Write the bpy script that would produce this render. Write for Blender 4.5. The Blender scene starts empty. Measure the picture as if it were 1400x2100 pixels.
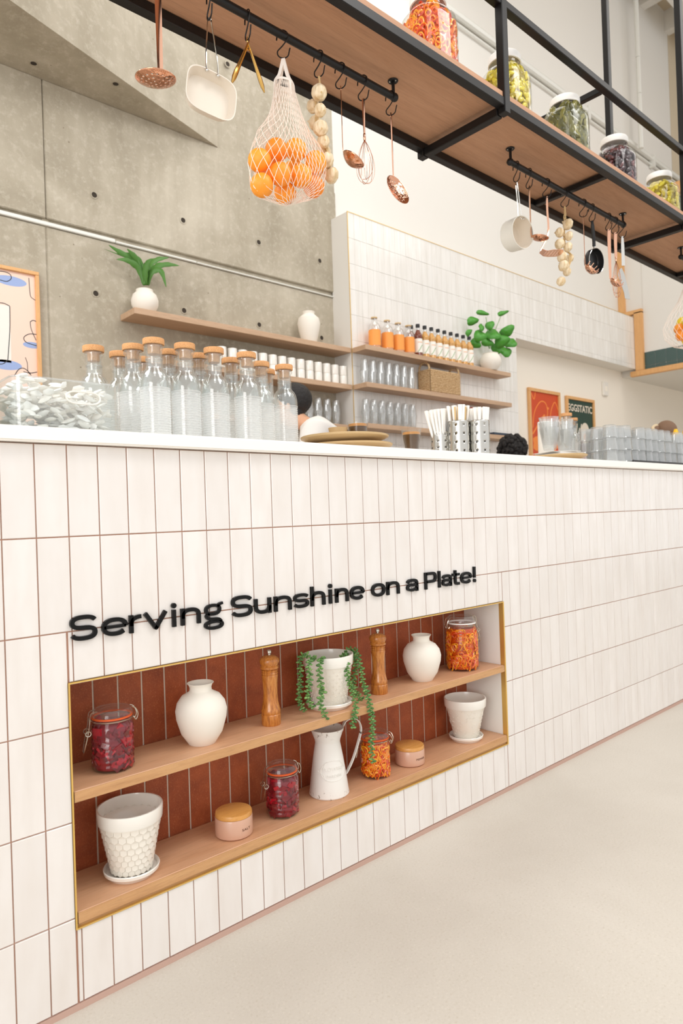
import bpy, bmesh, math, random
from math import sin, cos, pi, radians as R
from mathutils import Vector, Matrix

# ------------------------------------------------------------------ camera, world, lights, exposure
SC = bpy.context.scene
COL = SC.collection
CAM = (-0.4051, -1.4578, 1.018)
YAW, PITCH, ROLL, FPX = 0.7334, 0.0047, -0.0339, 1400.0
_cy, _sy, _cp, _sp = cos(YAW), sin(YAW), cos(PITCH), sin(PITCH)
FW = Vector((_sy * _cp, _cy * _cp, _sp))
_r = Vector((_cy, -_sy, 0)); _u = _r.cross(FW)
RT = cos(ROLL) * _r + sin(ROLL) * _u
UP = -sin(ROLL) * _r + cos(ROLL) * _u
cam = bpy.data.cameras.new('camera'); camo = bpy.data.objects.new('camera', cam); COL.objects.link(camo)
camo.matrix_world = Matrix(((RT.x, UP.x, -FW.x, CAM[0]), (RT.y, UP.y, -FW.y, CAM[1]), (RT.z, UP.z, -FW.z, CAM[2]), (0, 0, 0, 1)))
cam.sensor_fit = 'HORIZONTAL'; cam.sensor_width = 24.0; cam.lens = 24.0 * FPX / 1400
cam.clip_start = 0.05; cam.clip_end = 100
cam.dof.use_dof = True; cam.dof.focus_distance = 2.0; cam.dof.aperture_fstop = 5.0
SC.camera = camo

W = bpy.data.worlds.new('world'); SC.world = W; W.use_nodes = True
bg = W.node_tree.nodes['Background']; bg.inputs[0].default_value = (1.0, 0.99, 0.98, 1); bg.inputs[1].default_value = 1.0

def area(name, loc, target, size, power, color=(1, .95, .88), sy=None):
    l = bpy.data.lights.new(name, 'AREA'); l.size = size; l.energy = power; l.color = color
    if sy: l.shape = 'RECTANGLE'; l.size_y = sy
    o = bpy.data.objects.new(name, l); COL.objects.link(o); o.location = loc
    o.rotation_euler = (Vector(target) - Vector(loc)).to_track_quat('-Z', 'Y').to_euler()
    return o
area('ceiling_or_fill_lamp', (2.6, -2.4, 5.2), (1.2, 0.2, .8), 1.6, 70, (1, .98, .95))
area('ceiling_or_fill_lamp', (-0.6, -2.2, 5.4), (0.8, 0.2, .9), 1.2, 20, (1, .98, .95))
area('ceiling_or_fill_lamp', (3.0, 1.3, 6.2), (3.0, 1.8, 1.0), 2.5, 60, (1, .98, .95))  # unseen lamp added over the aisle to brighten people and glasses
area('ceiling_or_fill_lamp', (-1.3, 1.0, 3.5), (.6, .6, 1.2), 1.0, 44, (1, .985, .96))  # added fill lamp, out of view; brightens the counter under the rack
area('window_light', (-4.5, -3.2, 2.0), (1.2, 0.1, .6), 2.6, 95, (1, .99, .975))
area('ceiling_or_fill_lamp', (7.0, -1.0, 6.2), (6.0, 2.2, 2.0), 2.5, 40, (1, .96, .9))
SC.view_settings.view_transform = 'Standard'; SC.view_settings.look = 'None'
SC.view_settings.gamma = 1.0; SC.view_settings.use_curve_mapping = False
SC.view_settings.exposure = 0.10
try:
    SC.cycles.max_bounces = 16; SC.cycles.transmission_bounces = 14; SC.cycles.transparent_max_bounces = 24
    SC.cycles.diffuse_bounces = 5; SC.cycles.use_denoising = True
    SC.cycles.caustics_refractive = False; SC.cycles.caustics_reflective = False
    SC.cycles.blur_glossy = 0.5
except Exception: pass

def at(px, py, x=None, y=None, z=None):          # a point of the photo at a known real depth
    d = FW + (px - 700) / FPX * RT - (py - 1050) / FPX * UP
    if x is not None: t = (x - CAM[0]) / d.x
    elif y is not None: t = (y - CAM[1]) / d.y
    else: t = (z - CAM[2]) / d.z
    return Vector(CAM) + d * t

random.seed(7)
# ------------------------------------------------------------------ materials
def lin(c):
    return tuple(((v / 255) / 12.92 if v / 255 <= .04045 else ((v / 255 + .055) / 1.055) ** 2.4) for v in c) + (1,)
def mat(name, rgb, rough=.5, metal=0, spec=None, coat=0, trans=0, ior=None):
    m = bpy.data.materials.new(name); m.use_nodes = True
    b = m.node_tree.nodes['Principled BSDF']
    b.inputs['Base Color'].default_value = lin(rgb); b.inputs['Roughness'].default_value = rough
    b.inputs['Metallic'].default_value = metal
    if coat: b.inputs['Coat Weight'].default_value = coat; b.inputs['Coat Roughness'].default_value = .08
    if trans: b.inputs['Transmission Weight'].default_value = trans
    if ior: b.inputs['IOR'].default_value = ior
    if spec is not None: b.inputs['Specular IOR Level'].default_value = spec
    return m
class NT:
    def __init__(s, m): s.m = m; s.t = m.node_tree; s.b = s.t.nodes['Principled BSDF']
    def n(s, typ, **kw):
        nd = s.t.nodes.new(typ)
        for k, v in kw.items():
            if k in nd.inputs: nd.inputs[k].default_value = v
            else: setattr(nd, k, v)
        return nd
    def l(s, a, b): s.t.links.new(a, b)
    def coords(s, scale=(1, 1, 1), obj=True, rot=(0, 0, 0)):
        tc = s.n('ShaderNodeTexCoord'); mp = s.n('ShaderNodeMapping')
        mp.inputs['Scale'].default_value = scale; mp.inputs['Rotation'].default_value = rot
        s.l(tc.outputs['Object'], mp.inputs['Vector']); return mp.outputs[0]
    def geo(s, scale=(1, 1, 1)):
        g = s.n('ShaderNodeNewGeometry'); mp = s.n('ShaderNodeMapping'); mp.inputs['Scale'].default_value = scale
        s.l(g.outputs['Position'], mp.inputs['Vector']); return mp.outputs[0]
    def noise(s, vec, scale=5, detail=4, rough=.55, dist=0):
        nd = s.n('ShaderNodeTexNoise'); nd.inputs['Scale'].default_value = scale; nd.inputs['Detail'].default_value = detail
        nd.inputs['Roughness'].default_value = rough; nd.inputs['Distortion'].default_value = dist
        s.l(vec, nd.inputs['Vector']); return nd.outputs['Fac']
    def ramp(s, fac, stops):
        nd = s.n('ShaderNodeValToRGB'); el = nd.color_ramp.elements
        while len(el) < len(stops): el.new(.5)
        for e, (p, c) in zip(el, stops): e.position = p; e.color = lin(c) if max(c) > 1.001 else tuple(c) + (1,)
        s.l(fac, nd.inputs[0]); return nd.outputs[0]
    def mix(s, fac, a, b, mode='MIX'):
        nd = s.n('ShaderNodeMixRGB', blend_type=mode)
        for i, v in enumerate((fac, a, b)):
            if hasattr(v, 'links') or hasattr(v, 'is_output'): s.l(v, nd.inputs[i])
            elif i == 0: nd.inputs[0].default_value = v
            else: nd.inputs[i].default_value = lin(v)
        return nd.outputs[0]
    def col(s, c): s.l(c, s.b.inputs['Base Color'])
    def bump(s, h, strength=.2, dist=.01):
        nd = s.n('ShaderNodeBump'); nd.inputs['Strength'].default_value = strength; nd.inputs['Distance'].default_value = dist
        s.l(h, nd.inputs['Height']); s.l(nd.outputs[0], s.b.inputs['Normal'])
    def rnd(s, island=False):
        return s.n('ShaderNodeNewGeometry').outputs['Random Per Island'] if island else s.n('ShaderNodeObjectInfo').outputs['Random']

def m_tile():
    m = mat('glazed_tile', (240, 232, 222), .22, coat=.3); t = NT(m)
    c = t.ramp(t.rnd(), [(0, (229, 224, 220)), (1, (235, 230, 226))])
    n = t.noise(t.geo((6, 6, 1.5)), 3, 3)
    c = t.mix(t.ramp(n, [(.35, (0, 0, 0)), (.75, (1, 1, 1))]), c, (224, 217, 211)); t.col(c)
    t.bump(t.noise(t.geo(), 14, 2), .12, .01); return m
def m_zellige():
    m = mat('zellige_tile', (226, 222, 214), .2, coat=.3); t = NT(m)
    c = t.ramp(t.rnd(True), [(0, (229, 226, 221)), (1, (237, 235, 231))])
    n = t.noise(t.geo((8, 8, 1)), 3, 3); c = t.mix(t.ramp(n, [(.4, (0, 0, 0)), (.8, (1, 1, 1))]), c, (222, 218, 211)); t.col(c)
    t.bump(t.noise(t.geo(), 9, 2), .25, .01); return m
def m_brown():
    m = mat('terracotta_tile', (128, 62, 32), .62); t = NT(m)
    c = t.ramp(t.rnd(), [(0, (160, 78, 38)), (1, (178, 90, 48))])
    n = t.noise(t.geo(), 18, 6, .7); c = t.mix(t.ramp(n, [(.3, (0, 0, 0)), (.8, (1, 1, 1))]), c, (128, 58, 28))
    n2 = t.noise(t.geo(), 260, 2); c = t.mix(t.ramp(n2, [(.55, (0, 0, 0)), (.75, (.5, .5, .5))]), c, (196, 120, 76)); t.col(c)
    t.bump(n2, .12, .003); return m
def m_wood(name, a, b, scale=1.0, rough=.5, axis='x', contrast=.8):
    m = mat(name, a, rough); t = NT(m)
    s = {'x': (1.2, 14, 14), 'z': (14, 14, 1.2), 'y': (14, 1.2, 14)}[axis]
    v = t.geo(tuple(k * scale for k in s))
    n = t.noise(v, 2.5, 6, .65, .4); n2 = t.noise(v, 14, 4, .6)
    c = t.mix(t.ramp(n, [(.3, (0, 0, 0)), (.72, (contrast,) * 3)]), a, b)
    c = t.mix(t.ramp(n2, [(.5, (0, 0, 0)), (.8, (.35, .35, .35))]), c, tuple(int(k * .72) for k in b)); t.col(c)
    t.bump(n2, .08, .004); return m
def m_concrete():
    m = mat('cast_concrete', (196, 186, 165), .75); t = NT(m)
    n1 = t.noise(t.geo((1, 1, 1)), 1.1, 5, .6, .6); n2 = t.noise(t.geo((5, 5, .5)), 1.6, 5, .6)
    n3 = t.noise(t.geo(), 22, 6, .75)
    c = t.ramp(n1, [(.3, (153, 144, 126)), (.5, (178, 169, 151)), (.7, (200, 192, 175))])
    c = t.mix(t.ramp(n2, [(.35, (0, 0, 0)), (.75, (.55, .55, .55))]), c, (150, 140, 120))
    c = t.mix(t.ramp(n3, [(.3, (.45, .45, .45)), (.5, (0, 0, 0))]), c, (212, 205, 190))
    vo = t.n('ShaderNodeTexVoronoi'); vo.inputs['Scale'].default_value = 16; t.l(t.geo(), vo.inputs['Vector'])
    pit = t.ramp(vo.outputs['Distance'], [(.05, (1, 1, 1)), (.09, (0, 0, 0))])
    sel = t.ramp(t.noise(t.geo(), 6, 1), [(.56, (0, 0, 0)), (.6, (1, 1, 1))])
    pm = t.mix(1.0, pit, sel, 'MULTIPLY')
    c = t.mix(pm, c, (128, 116, 96)); t.col(c); t.bump(n3, .25, .01); return m
def m_floor():
    m = mat('polished_concrete_floor', (216, 206, 190), .5); t = NT(m)
    n1 = t.noise(t.geo(), 1.3, 5, .6, .5); n2 = t.noise(t.geo(), 160, 3, .7)
    c = t.ramp(n1, [(.3, (199, 192, 181)), (.7, (212, 206, 196))])
    c = t.mix(t.ramp(n2, [(.56, (0, 0, 0)), (.72, (.5, .5, .5))]), c, (178, 166, 146))
    c = t.mix(t.ramp(n2, [(.28, (.45, .45, .45)), (.42, (0, 0, 0))]), c, (233, 226, 214)); t.col(c)
    t.bump(n2, .06, .003); return m
def m_cork():
    m = mat('cork', (214, 158, 104), .85); t = NT(m)
    n = t.noise(t.coords(), 700, 3, .7)
    c = t.ramp(n, [(.34, (172, 112, 66)), (.5, (216, 160, 106)), (.7, (230, 184, 134))]); t.col(c); t.bump(n, .3, .001); return m
def m_thin(name, tint=(250, 253, 252), gloss=.12, rough=.02, haze=0.0):           # clear thin glass: see-through plus a sheen at grazing angles
    m = bpy.data.materials.new(name); m.use_nodes = True; t = m.node_tree; t.nodes.clear()
    o = t.nodes.new('ShaderNodeOutputMaterial'); mx = t.nodes.new('ShaderNodeMixShader')
    tr = t.nodes.new('ShaderNodeBsdfTransparent'); gl = t.nodes.new('ShaderNodeBsdfGlossy'); lw = t.nodes.new('ShaderNodeLayerWeight')
    tr.inputs[0].default_value = lin(tint); gl.inputs['Roughness'].default_value = rough; lw.inputs['Blend'].default_value = .5
    pw = t.nodes.new('ShaderNodeMath'); pw.operation = 'POWER'; pw.inputs[1].default_value = 3.0
    ma = t.nodes.new('ShaderNodeMath'); ma.operation = 'MULTIPLY_ADD'; ma.inputs[1].default_value = .55; ma.inputs[2].default_value = gloss * .4
    t.links.new(lw.outputs['Facing'], pw.inputs[0]); t.links.new(pw.outputs[0], ma.inputs[0]); t.links.new(ma.outputs[0], mx.inputs[0])
    t.links.new(tr.outputs[0], mx.inputs[1]); t.links.new(gl.outputs[0], mx.inputs[2])
    last = mx
    if haze:  # white haze mixed into the shader for light gathered by the glass
        m2 = t.nodes.new('ShaderNodeMixShader'); d = t.nodes.new('ShaderNodeBsdfDiffuse'); tl = t.nodes.new('ShaderNodeBsdfTranslucent'); d.inputs[0].default_value = (.97, .98, .98, 1); tl.inputs[0].default_value = (.97, .98, .98, 1); m3 = t.nodes.new('ShaderNodeMixShader')
        m2.inputs[0].default_value = haze; t.links.new(mx.outputs[0], m2.inputs[1]); t.links.new(d.outputs[0], m3.inputs[1]); t.links.new(tl.outputs[0], m3.inputs[2]); t.links.new(m3.outputs[0], m2.inputs[2]); last = m2
    t.links.new(last.outputs[0], o.inputs[0])
    return m
def m_island(name, stops, rough=.3, coat=.0):
    m = mat(name, (200, 100, 50), rough, coat=coat); t = NT(m); t.col(t.ramp(t.rnd(True), stops)); return m
def m_hammered(name, rgb, rough=.16, hammer=0):
    m = mat(name, rgb, rough, 1.0)
    if hammer:
        t = NT(m); t.bump(t.noise(t.coords(), hammer, 2), .6, .004)
    return m
def m_spot(name, base, spots, thr=.62, scale=60, rough=.4, zones=None):
    m = mat(name, base, rough); t = NT(m)
    n = t.noise(t.coords(), scale, 4, .7)
    f = t.ramp(n, [(thr, (0, 0, 0)), (thr + .03, (1, 1, 1))])
    if zones:
        g = t.n('ShaderNodeTexCoord'); sx = t.n('ShaderNodeSeparateXYZ'); t.l(g.outputs['Object'], sx.inputs[0])
        z = t.ramp(sx.outputs['Z'], zones); f = t.mix(1.0, f, z, 'MULTIPLY')
    t.col(t.mix(f, base, spots)); return m

M = {}
M['tile'] = m_tile(); M['zel'] = m_zellige(); M['brown'] = m_brown()
M['grout'] = mat('terracotta_grout', (184, 140, 118), .9)
M['grout_grey'] = mat('grey_grout', (206, 192, 176), .9)
M['grout_white'] = mat('pale_grout', (230, 227, 221), .9)
M['top'] = mat('white_quartz', (246, 242, 235), .3, coat=.2)
M['white'] = mat('white_paint', (226, 223, 217), .7)
M['white_in'] = mat('white_board', (238, 235, 229), .4)
M['cream'] = mat('cream_plaster', (241, 233, 220), .8)
M['beige'] = mat('beige_plaster', (206, 192, 168), .8)
M['conc'] = m_concrete(); M['floor'] = m_floor()
M['oak'] = m_wood('pale_oak', (214, 168, 132), (198, 148, 110), 1, .45)
M['oak_edge'] = m_wood('oak_edge', (206, 160, 112), (184, 134, 88), 2, .45)
M['oak_wall'] = m_wood('light_oak_shelf', (200, 168, 138), (182, 148, 118), 1, .5)
M['ply'] = m_wood('stained_plywood', (196, 150, 118), (176, 130, 98), .8, .6)
M['trimwood'] = m_wood('honey_pine', (226, 176, 118), (208, 152, 94), 1, .5, 'z', .5)
M['black'] = mat('black_steel', (24, 22, 22), .42, .3)
M['letter'] = mat('black_acrylic', (8, 8, 9), .3, spec=.25)
M['brass'] = mat('brass', (236, 196, 112), .38, .75)
M['copper'] = m_hammered('rose_gold', (232, 180, 152), .14)
M['copper_h'] = m_hammered('hammered_rose_gold', (214, 158, 128), .12, 60)
M['gold'] = m_hammered('gold_metal', (216, 172, 96), .2)
M['steel'] = mat('brushed_steel', (200, 198, 192), .28, 1)
M['chrome'] = mat('chrome', (220, 218, 212), .1, 1)
M['ceram'] = mat('glazed_white_ceramic', (238, 234, 226), .22, coat=.5)
M['ceram_relief'] = mat('glazed_relief_ceramic', (234, 228, 217), .25, coat=.5)
M['matte'] = mat('matte_bisque', (236, 230, 219), .7)
M['pan_in'] = mat('cream_enamel', (226, 215, 200), .35, coat=.3)
M['pan_out'] = mat('white_enamel', (228, 226, 218), .35, coat=.3)
M['panblack'] = mat('black_nonstick', (28, 27, 28), .35)
M['panside'] = mat('dark_blue_grey_enamel', (38, 42, 50), .3)
M['rubber'] = mat('black_plastic', (22, 22, 24), .45)
M['glass'] = m_thin('clear_glass', (253, 254, 254), .07, .015); M['glass2'] = m_thin('clear_acrylic', (252, 254, 254), .15, .05, .05)
M['bottleglass'] = m_thin('bottle_glass', (253, 255, 255), .3, .02, .05)
M['water'] = m_thin('ribbed_water_glass', (253, 255, 255), .35, .03, .4)
_t = M['water'].node_tree
_tc = _t.nodes.new('ShaderNodeTexCoord'); _sx = _t.nodes.new('ShaderNodeSeparateXYZ'); _mm = _t.nodes.new('ShaderNodeMath'); _mm.operation = 'MULTIPLY'; _mm.inputs[1].default_value = 2 * pi / .0064
_sn = _t.nodes.new('ShaderNodeMath'); _sn.operation = 'SINE'; _ma = _t.nodes.new('ShaderNodeMath'); _ma.operation = 'MULTIPLY_ADD'; _ma.inputs[1].default_value = .16; _ma.inputs[2].default_value = .48  # bands of extra white haze put in for light on the ribs
_t.links.new(_tc.outputs['Object'], _sx.inputs[0]); _t.links.new(_sx.outputs['Z'], _mm.inputs[0]); _t.links.new(_mm.outputs[0], _sn.inputs[0]); _t.links.new(_sn.outputs[0], _ma.inputs[0])
for _n in _t.nodes:
    if _n.type == 'MIX_SHADER' and abs(_n.inputs[0].default_value - .4) < 1e-4: _t.links.new(_ma.outputs[0], _n.inputs[0])
M['tumbler'] = m_thin('ribbed_glass', (253, 254, 254), .45, .04, .10)
M['cork'] = m_cork()
M['orangecol'] = None
mo = mat('orange_peel', (250, 158, 40), .45); t_ = NT(mo)
t_.col(t_.ramp(t_.rnd(), [(0, (250, 134, 30)), (.5, (250, 160, 44)), (1, (252, 178, 60))])); t_.bump(t_.noise(t_.coords(), 220, 2), .2, .002); M['orange'] = mo
M['lemon'] = mat('lemon_peel', (240, 214, 40), .45)
M['net'] = mat('cotton', (250, 240, 230), .9)
mg = mat('garlic_skin', (238, 218, 182), .6); t_ = NT(mg)
t_.col(t_.ramp(t_.noise(t_.coords((1, 1, .15)), 90, 3), [(.35, (212, 184, 140)), (.6, (240, 222, 190)), (.8, (246, 232, 208))])); M['garlic'] = mg
M['straw'] = mat('braided_straw', (214, 184, 134), .9)
M['beet'] = m_island('beet_chunks', [(0, (78, 0, 12)), (.55, (132, 2, 24)), (1, (180, 10, 36))], .25, .3)
M['beetjuice'] = mat('beet_brine', (118, 2, 22), .15, coat=.3)
M['pepmix'] = m_island('pepper_rings', [(0, (190, 38, 8)), (.3, (226, 84, 12)), (.6, (240, 136, 20)), (1, (248, 182, 40))], .3, .3)
M['pepjuice'] = mat('pepper_brine', (206, 78, 10), .2, coat=.4)
M['yelmix'] = m_island('yellow_peppers', [(0, (170, 150, 14)), (.5, (206, 186, 24)), (1, (228, 212, 50))], .3, .3)
M['yeljuice'] = mat('yellow_brine', (150, 128, 16), .2)
M['cukemix'] = m_island('gherkins', [(0, (66, 66, 20)), (.6, (100, 96, 28)), (1, (138, 130, 48))], .3, .3)
M['cukejuice'] = mat('gherkin_brine', (104, 94, 30), .2)
M['olivemix'] = m_island('dark_olives', [(0, (34, 20, 24)), (.7, (66, 32, 38)), (1, (120, 56, 54))], .3, .3)
M['olivejuice'] = mat('olive_brine', (40, 22, 24), .2)
M['lidw'] = mat('white_lid', (246, 244, 240), .5)
M['seal'] = mat('orange_rubber', (222, 92, 32), .5)
M['wire'] = mat('steel_wire', (206, 196, 180), .2, 1)
mm = mat('varnished_acacia', (168, 102, 40), .25, coat=.4); t_ = NT(mm)
nn = t_.noise(t_.coords((60, 60, 9)), 3, 6, .7)
t_.col(t_.ramp(nn, [(.3, (128, 68, 20)), (.5, (186, 114, 46)), (.7, (208, 144, 70))])); M['mill'] = mm
M['bamboo'] = m_wood('bamboo_lid', (222, 164, 92), (200, 138, 66), 3, .3)
M['blush'] = mat('blush_ceramic', (206, 162, 138), .3, coat=.4)
M['ink'] = mat('brown_ink', (110, 70, 54), .6)
M['jug'] = m_spot('chipped_white_enamel', (232, 229, 223), (140, 124, 108), .6, 70, .45, [(0, (1, 1, 1)), (.012, (.9, .9, .9)), (.03, (0, 0, 0)), (.165, (0, 0, 0)), (.18, (.8, .8, .8)), (.2, (1, 1, 1))])
M['jugdark'] = mat('jug_inside_dark', (60, 52, 44), .6)
M['leaf'] = m_island('green_leaf', [(0, (52, 98, 44)), (.6, (76, 124, 48)), (1, (120, 152, 64))], .5)
M['leafd'] = m_island('dark_green_leaf', [(0, (40, 92, 38)), (.5, (64, 140, 48)), (1, (112, 190, 58))], .35)
M['pearl'] = m_island('succulent_green', [(0, (58, 98, 48)), (.5, (88, 132, 68)), (1, (132, 170, 96))], .45)
M['stem'] = mat('green_stem', (110, 150, 84), .6)
M['tan'] = mat('tan_stoneware', (200, 170, 124), .4)
M['coffee'] = mat('iced_coffee', (92, 66, 42), .2)
M['foam'] = mat('coffee_foam', (206, 144, 76), .6)
M['milk'] = mat('milky_coffee', (150, 120, 92), .3)
M['paper'] = mat('white_paper', (248, 245, 240), .8)
M['packet'] = m_island('paper_packet', [(0, (246, 240, 230)), (1, (255, 254, 252))], .7)
M['oj'] = mat('orange_label', (246, 160, 74), .5)
M['syr_d'] = mat('dark_syrup', (112, 46, 22), .1, coat=.5); M['syr_l'] = mat('amber_syrup', (208, 156, 84), .1, coat=.5)
M['label'] = mat('white_label', (244, 240, 232), .6)
M['basket'] = m_spot('woven_seagrass', (214, 184, 142), (184, 148, 104), .5, 90, .9)
M['greentile'] = mat('dark_green_tile', (60, 86, 82), .2, coat=.4)
M['book'] = mat('navy_cover', (44, 60, 78), .5); M['red'] = mat('red_card', (206, 58, 34), .5)
M['pink'] = mat('pink_print', (240, 208, 190), .35); M['inkline'] = mat('black_print', (48, 48, 50), .5)
M['blue'] = mat('blue_print', (150, 170, 214), .5); M['glassprint'] = mat('pale_print', (232, 228, 220), .5)
M['redprint'] = mat('red_orange_print', (206, 70, 24), .35); M['orangeprint'] = mat('orange_print', (240, 140, 60), .5)
M['greenprint'] = mat('dark_green_print', (20, 60, 50), .3); M['creamprint'] = mat('cream_print', (226, 214, 196), .5)
M['brownprint'] = mat('brown_print', (100, 44, 30), .5); M['limeprint'] = mat('green_print', (70, 150, 50), .5)
M['skin'] = mat('skin', (222, 170, 136), .55); M['shirt'] = mat('white_shirt', (240, 238, 234), .8)
M['hair'] = mat('black_hair', (24, 20, 20), .6); M['hairb'] = mat('brown_hair', (134, 104, 82), .6)
M['apron'] = mat('black_apron', (30, 30, 34), .8); M['cream_cloth'] = mat('cream_scrunchie', (232, 212, 178), .8)
M['shirt2'] = mat('grey_shirt', (120, 122, 126), .8); M['trouser'] = mat('dark_trousers', (44, 46, 54), .8)
M['yellowp'] = mat('yellow_plastic', (246, 190, 20), .4)
M['hole'] = mat('tie_hole_dark', (58, 50, 42), .9)
M['pipe'] = mat('white_conduit', (226, 226, 220), .4)
M['green_bulb'] = M['stem']
hair_t = NT(M['hair']); hair_t.bump(hair_t.noise(hair_t.coords(), 60, 3), .8, .01)

# ------------------------------------------------------------------ mesh helpers
class MB:
    def __init__(s): s.v = []; s.f = []
    def add(s, vs, fs, X=None):
        o = len(s.v)
        s.v += [tuple(X @ Vector(v)) if X is not None else tuple(v) for v in vs]
        s.f += [tuple(i + o for i in f) for f in fs]; return s
    def box(s, x0, x1, y0, y1, z0, z1, X=None):
        return s.add([(x0, y0, z0), (x1, y0, z0), (x1, y1, z0), (x0, y1, z0), (x0, y0, z1), (x1, y0, z1), (x1, y1, z1), (x0, y1, z1)],
                     [(0, 3, 2, 1), (4, 5, 6, 7), (0, 1, 5, 4), (1, 2, 6, 5), (2, 3, 7, 6), (3, 0, 4, 7)], X)
    def lathe(s, prof, seg=24, X=None, fn=None, closed=False):
        vs = []; fs = []; rings = []
        for r, z in prof:
            if r < 1e-6: rings.append([len(vs)]); vs.append((0, 0, z))
            else:
                rings.append(list(range(len(vs), len(vs) + seg)))
                for k in range(seg):
                    a = 2 * pi * k / seg; rr = r * (fn(a, z, r) if fn else 1)
                    vs.append((rr * cos(a), rr * sin(a), z))
        pairs = list(zip(rings, rings[1:])) + ([(rings[-1], rings[0])] if closed else [])
        for A, B in pairs:
            if len(A) == 1 and len(B) == 1: continue
            for k in range(seg):
                k2 = (k + 1) % seg
                if len(A) == 1: fs.append((A[0], B[k2], B[k]))
                elif len(B) == 1: fs.append((A[k], A[k2], B[0]))
                else: fs.append((A[k], A[k2], B[k2], B[k]))
        return s.add(vs, fs, X)
    def tube(s, pts, r, n=6, closed=False, ry=None, X=None, up=None, cap=True):
        pts = [Vector(p) for p in pts]; N = len(pts); vs = []; fs = []
        rs = r if isinstance(r, (list, tuple)) else [r] * N
        rys = (ry if isinstance(ry, (list, tuple)) else [ry] * N) if ry is not None else rs
        prev = None
        for i, p in enumerate(pts):
            if closed: t = pts[(i + 1) % N] - pts[i - 1]
            else: t = pts[min(i + 1, N - 1)] - pts[max(i - 1, 0)]
            if t.length < 1e-9: t = Vector((0, 0, 1))
            t.normalize()
            if up is not None and abs(t.dot(Vector(up))) < .98: a = Vector(up) - t * t.dot(Vector(up))
            elif prev is None:
                a = Vector((0, 0, 1)) if abs(t.z) < .9 else Vector((1, 0, 0)); a = a - t * t.dot(a)
            else:
                a = prev - t * t.dot(prev)
                if a.length < 1e-6: a = t.orthogonal()
            a.normalize(); prev = a; b = t.cross(a)
            for k in range(n):
                an = 2 * pi * k / n + (pi / 4 if n == 4 else 0)
                vs.append(p + a * (rs[i] * cos(an)) + b * (rys[i] * sin(an)))
        m = N if closed else N - 1
        for i in range(m):
            j = (i + 1) % N
            for k in range(n):
                k2 = (k + 1) % n; fs.append((i * n + k, i * n + k2, j * n + k2, j * n + k))
        if cap and not closed:
            fs.append(tuple(range(n - 1, -1, -1))); fs.append(tuple((N - 1) * n + k for k in range(n)))
        return s.add(vs, fs, X)
    def prism(s, poly, d0, d1, X=None):
        n = len(poly); vs = [(x, y, d0) for x, y in poly] + [(x, y, d1) for x, y in poly]
        fs = [tuple(range(n - 1, -1, -1)), tuple(range(n, 2 * n))] + [(k, (k + 1) % n, n + (k + 1) % n, n + k) for k in range(n)]
        return s.add(vs, fs, X)
    def ball(s, r, X=None, seg=12, rings=8):
        return s.lathe([(r * sin(pi * k / rings), -r * cos(pi * k / rings)) for k in range(rings + 1)], seg, X)
    def mesh(s, name, m, smooth=True, bevel=0, ang=35):
        me = bpy.data.meshes.new(name); me.from_pydata(s.v, [], s.f)
        if bevel or True:
            bm = bmesh.new(); bm.from_mesh(me)
            bmesh.ops.recalc_face_normals(bm, faces=bm.faces)
            if bevel:
                es = [e for e in bm.edges if len(e.link_faces) == 2 and e.calc_face_angle(0) > .5]
                bmesh.ops.bevel(bm, geom=es, offset=bevel, segments=1 if bevel < .003 else 2, affect='EDGES')
            bm.to_mesh(me); bm.free()
        if smooth:
            me.polygons.foreach_set('use_smooth', [True] * len(me.polygons)); me.set_sharp_from_angle(angle=R(ang))
        me.materials.append(m if not isinstance(m, str) else M[m]); return me
    def obj(s, name, m, parent=None, smooth=True, bevel=0, loc=None, ang=35, **props):
        o = bpy.data.objects.new(name, s.mesh(name, m, smooth, bevel, ang)); COL.objects.link(o)
        if parent is not None: o.parent = parent
        if loc is not None: o.location = loc
        for k, v in props.items(): o[k] = v
        return o

def thing(name, label, cat, loc=(0, 0, 0), rz=0, group=None):
    o = bpy.data.objects.new(name, None); o.empty_display_size = .05; COL.objects.link(o)
    o.location = loc; o.rotation_euler = (0, 0, rz); o['label'] = label; o['category'] = cat
    if group: o['group'] = group
    return o
def dup(root, loc, rz=0, label=None):
    kids = {}
    for o in list(COL.objects):
        if o.parent is not None: kids.setdefault(o.parent.name, []).append(o)
    def cp(o, par):
        c = o.copy(); COL.objects.link(c)
        if par is not None: c.parent = par
        for ch in kids.get(o.name, []): cp(ch, c)
        return c
    r = cp(root, None); r.location = loc; r.rotation_euler = (0, 0, rz)
    if label: r['label'] = label
    return r
def inst(name, me, parent, loc=(0, 0, 0), rot=(0, 0, 0), **props):
    o = bpy.data.objects.new(name, me); COL.objects.link(o); o.parent = parent; o.location = loc; o.rotation_euler = rot
    for k, v in props.items(): o[k] = v
    return o
T = Matrix.Translation
def RX(a): return Matrix.Rotation(a, 4, 'X')
def RY(a): return Matrix.Rotation(a, 4, 'Y')
def RZ(a): return Matrix.Rotation(a, 4, 'Z')
def SCL(x, y, z): return Matrix.Diagonal((x, y, z, 1))
ORD = ['first', 'second', 'third', 'fourth', 'fifth', 'sixth', 'seventh', 'eighth', 'ninth', 'tenth', 'eleventh', 'twelfth', 'thirteenth', 'fourteenth']
def smooth_pts(pts, k=6):                              # Catmull-Rom
    P = [Vector(p) for p in pts]; out = []
    for i in range(len(P) - 1):
        a, b, c, d = P[max(i - 1, 0)], P[i], P[i + 1], P[min(i + 2, len(P) - 1)]
        for j in range(k):
            t = j / k
            out.append(.5 * ((2 * b) + (c - a) * t + (2 * a - 5 * b + 4 * c - d) * t * t + (3 * b - a - 3 * c + d) * t ** 3))
    out.append(P[-1]); return out
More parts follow.
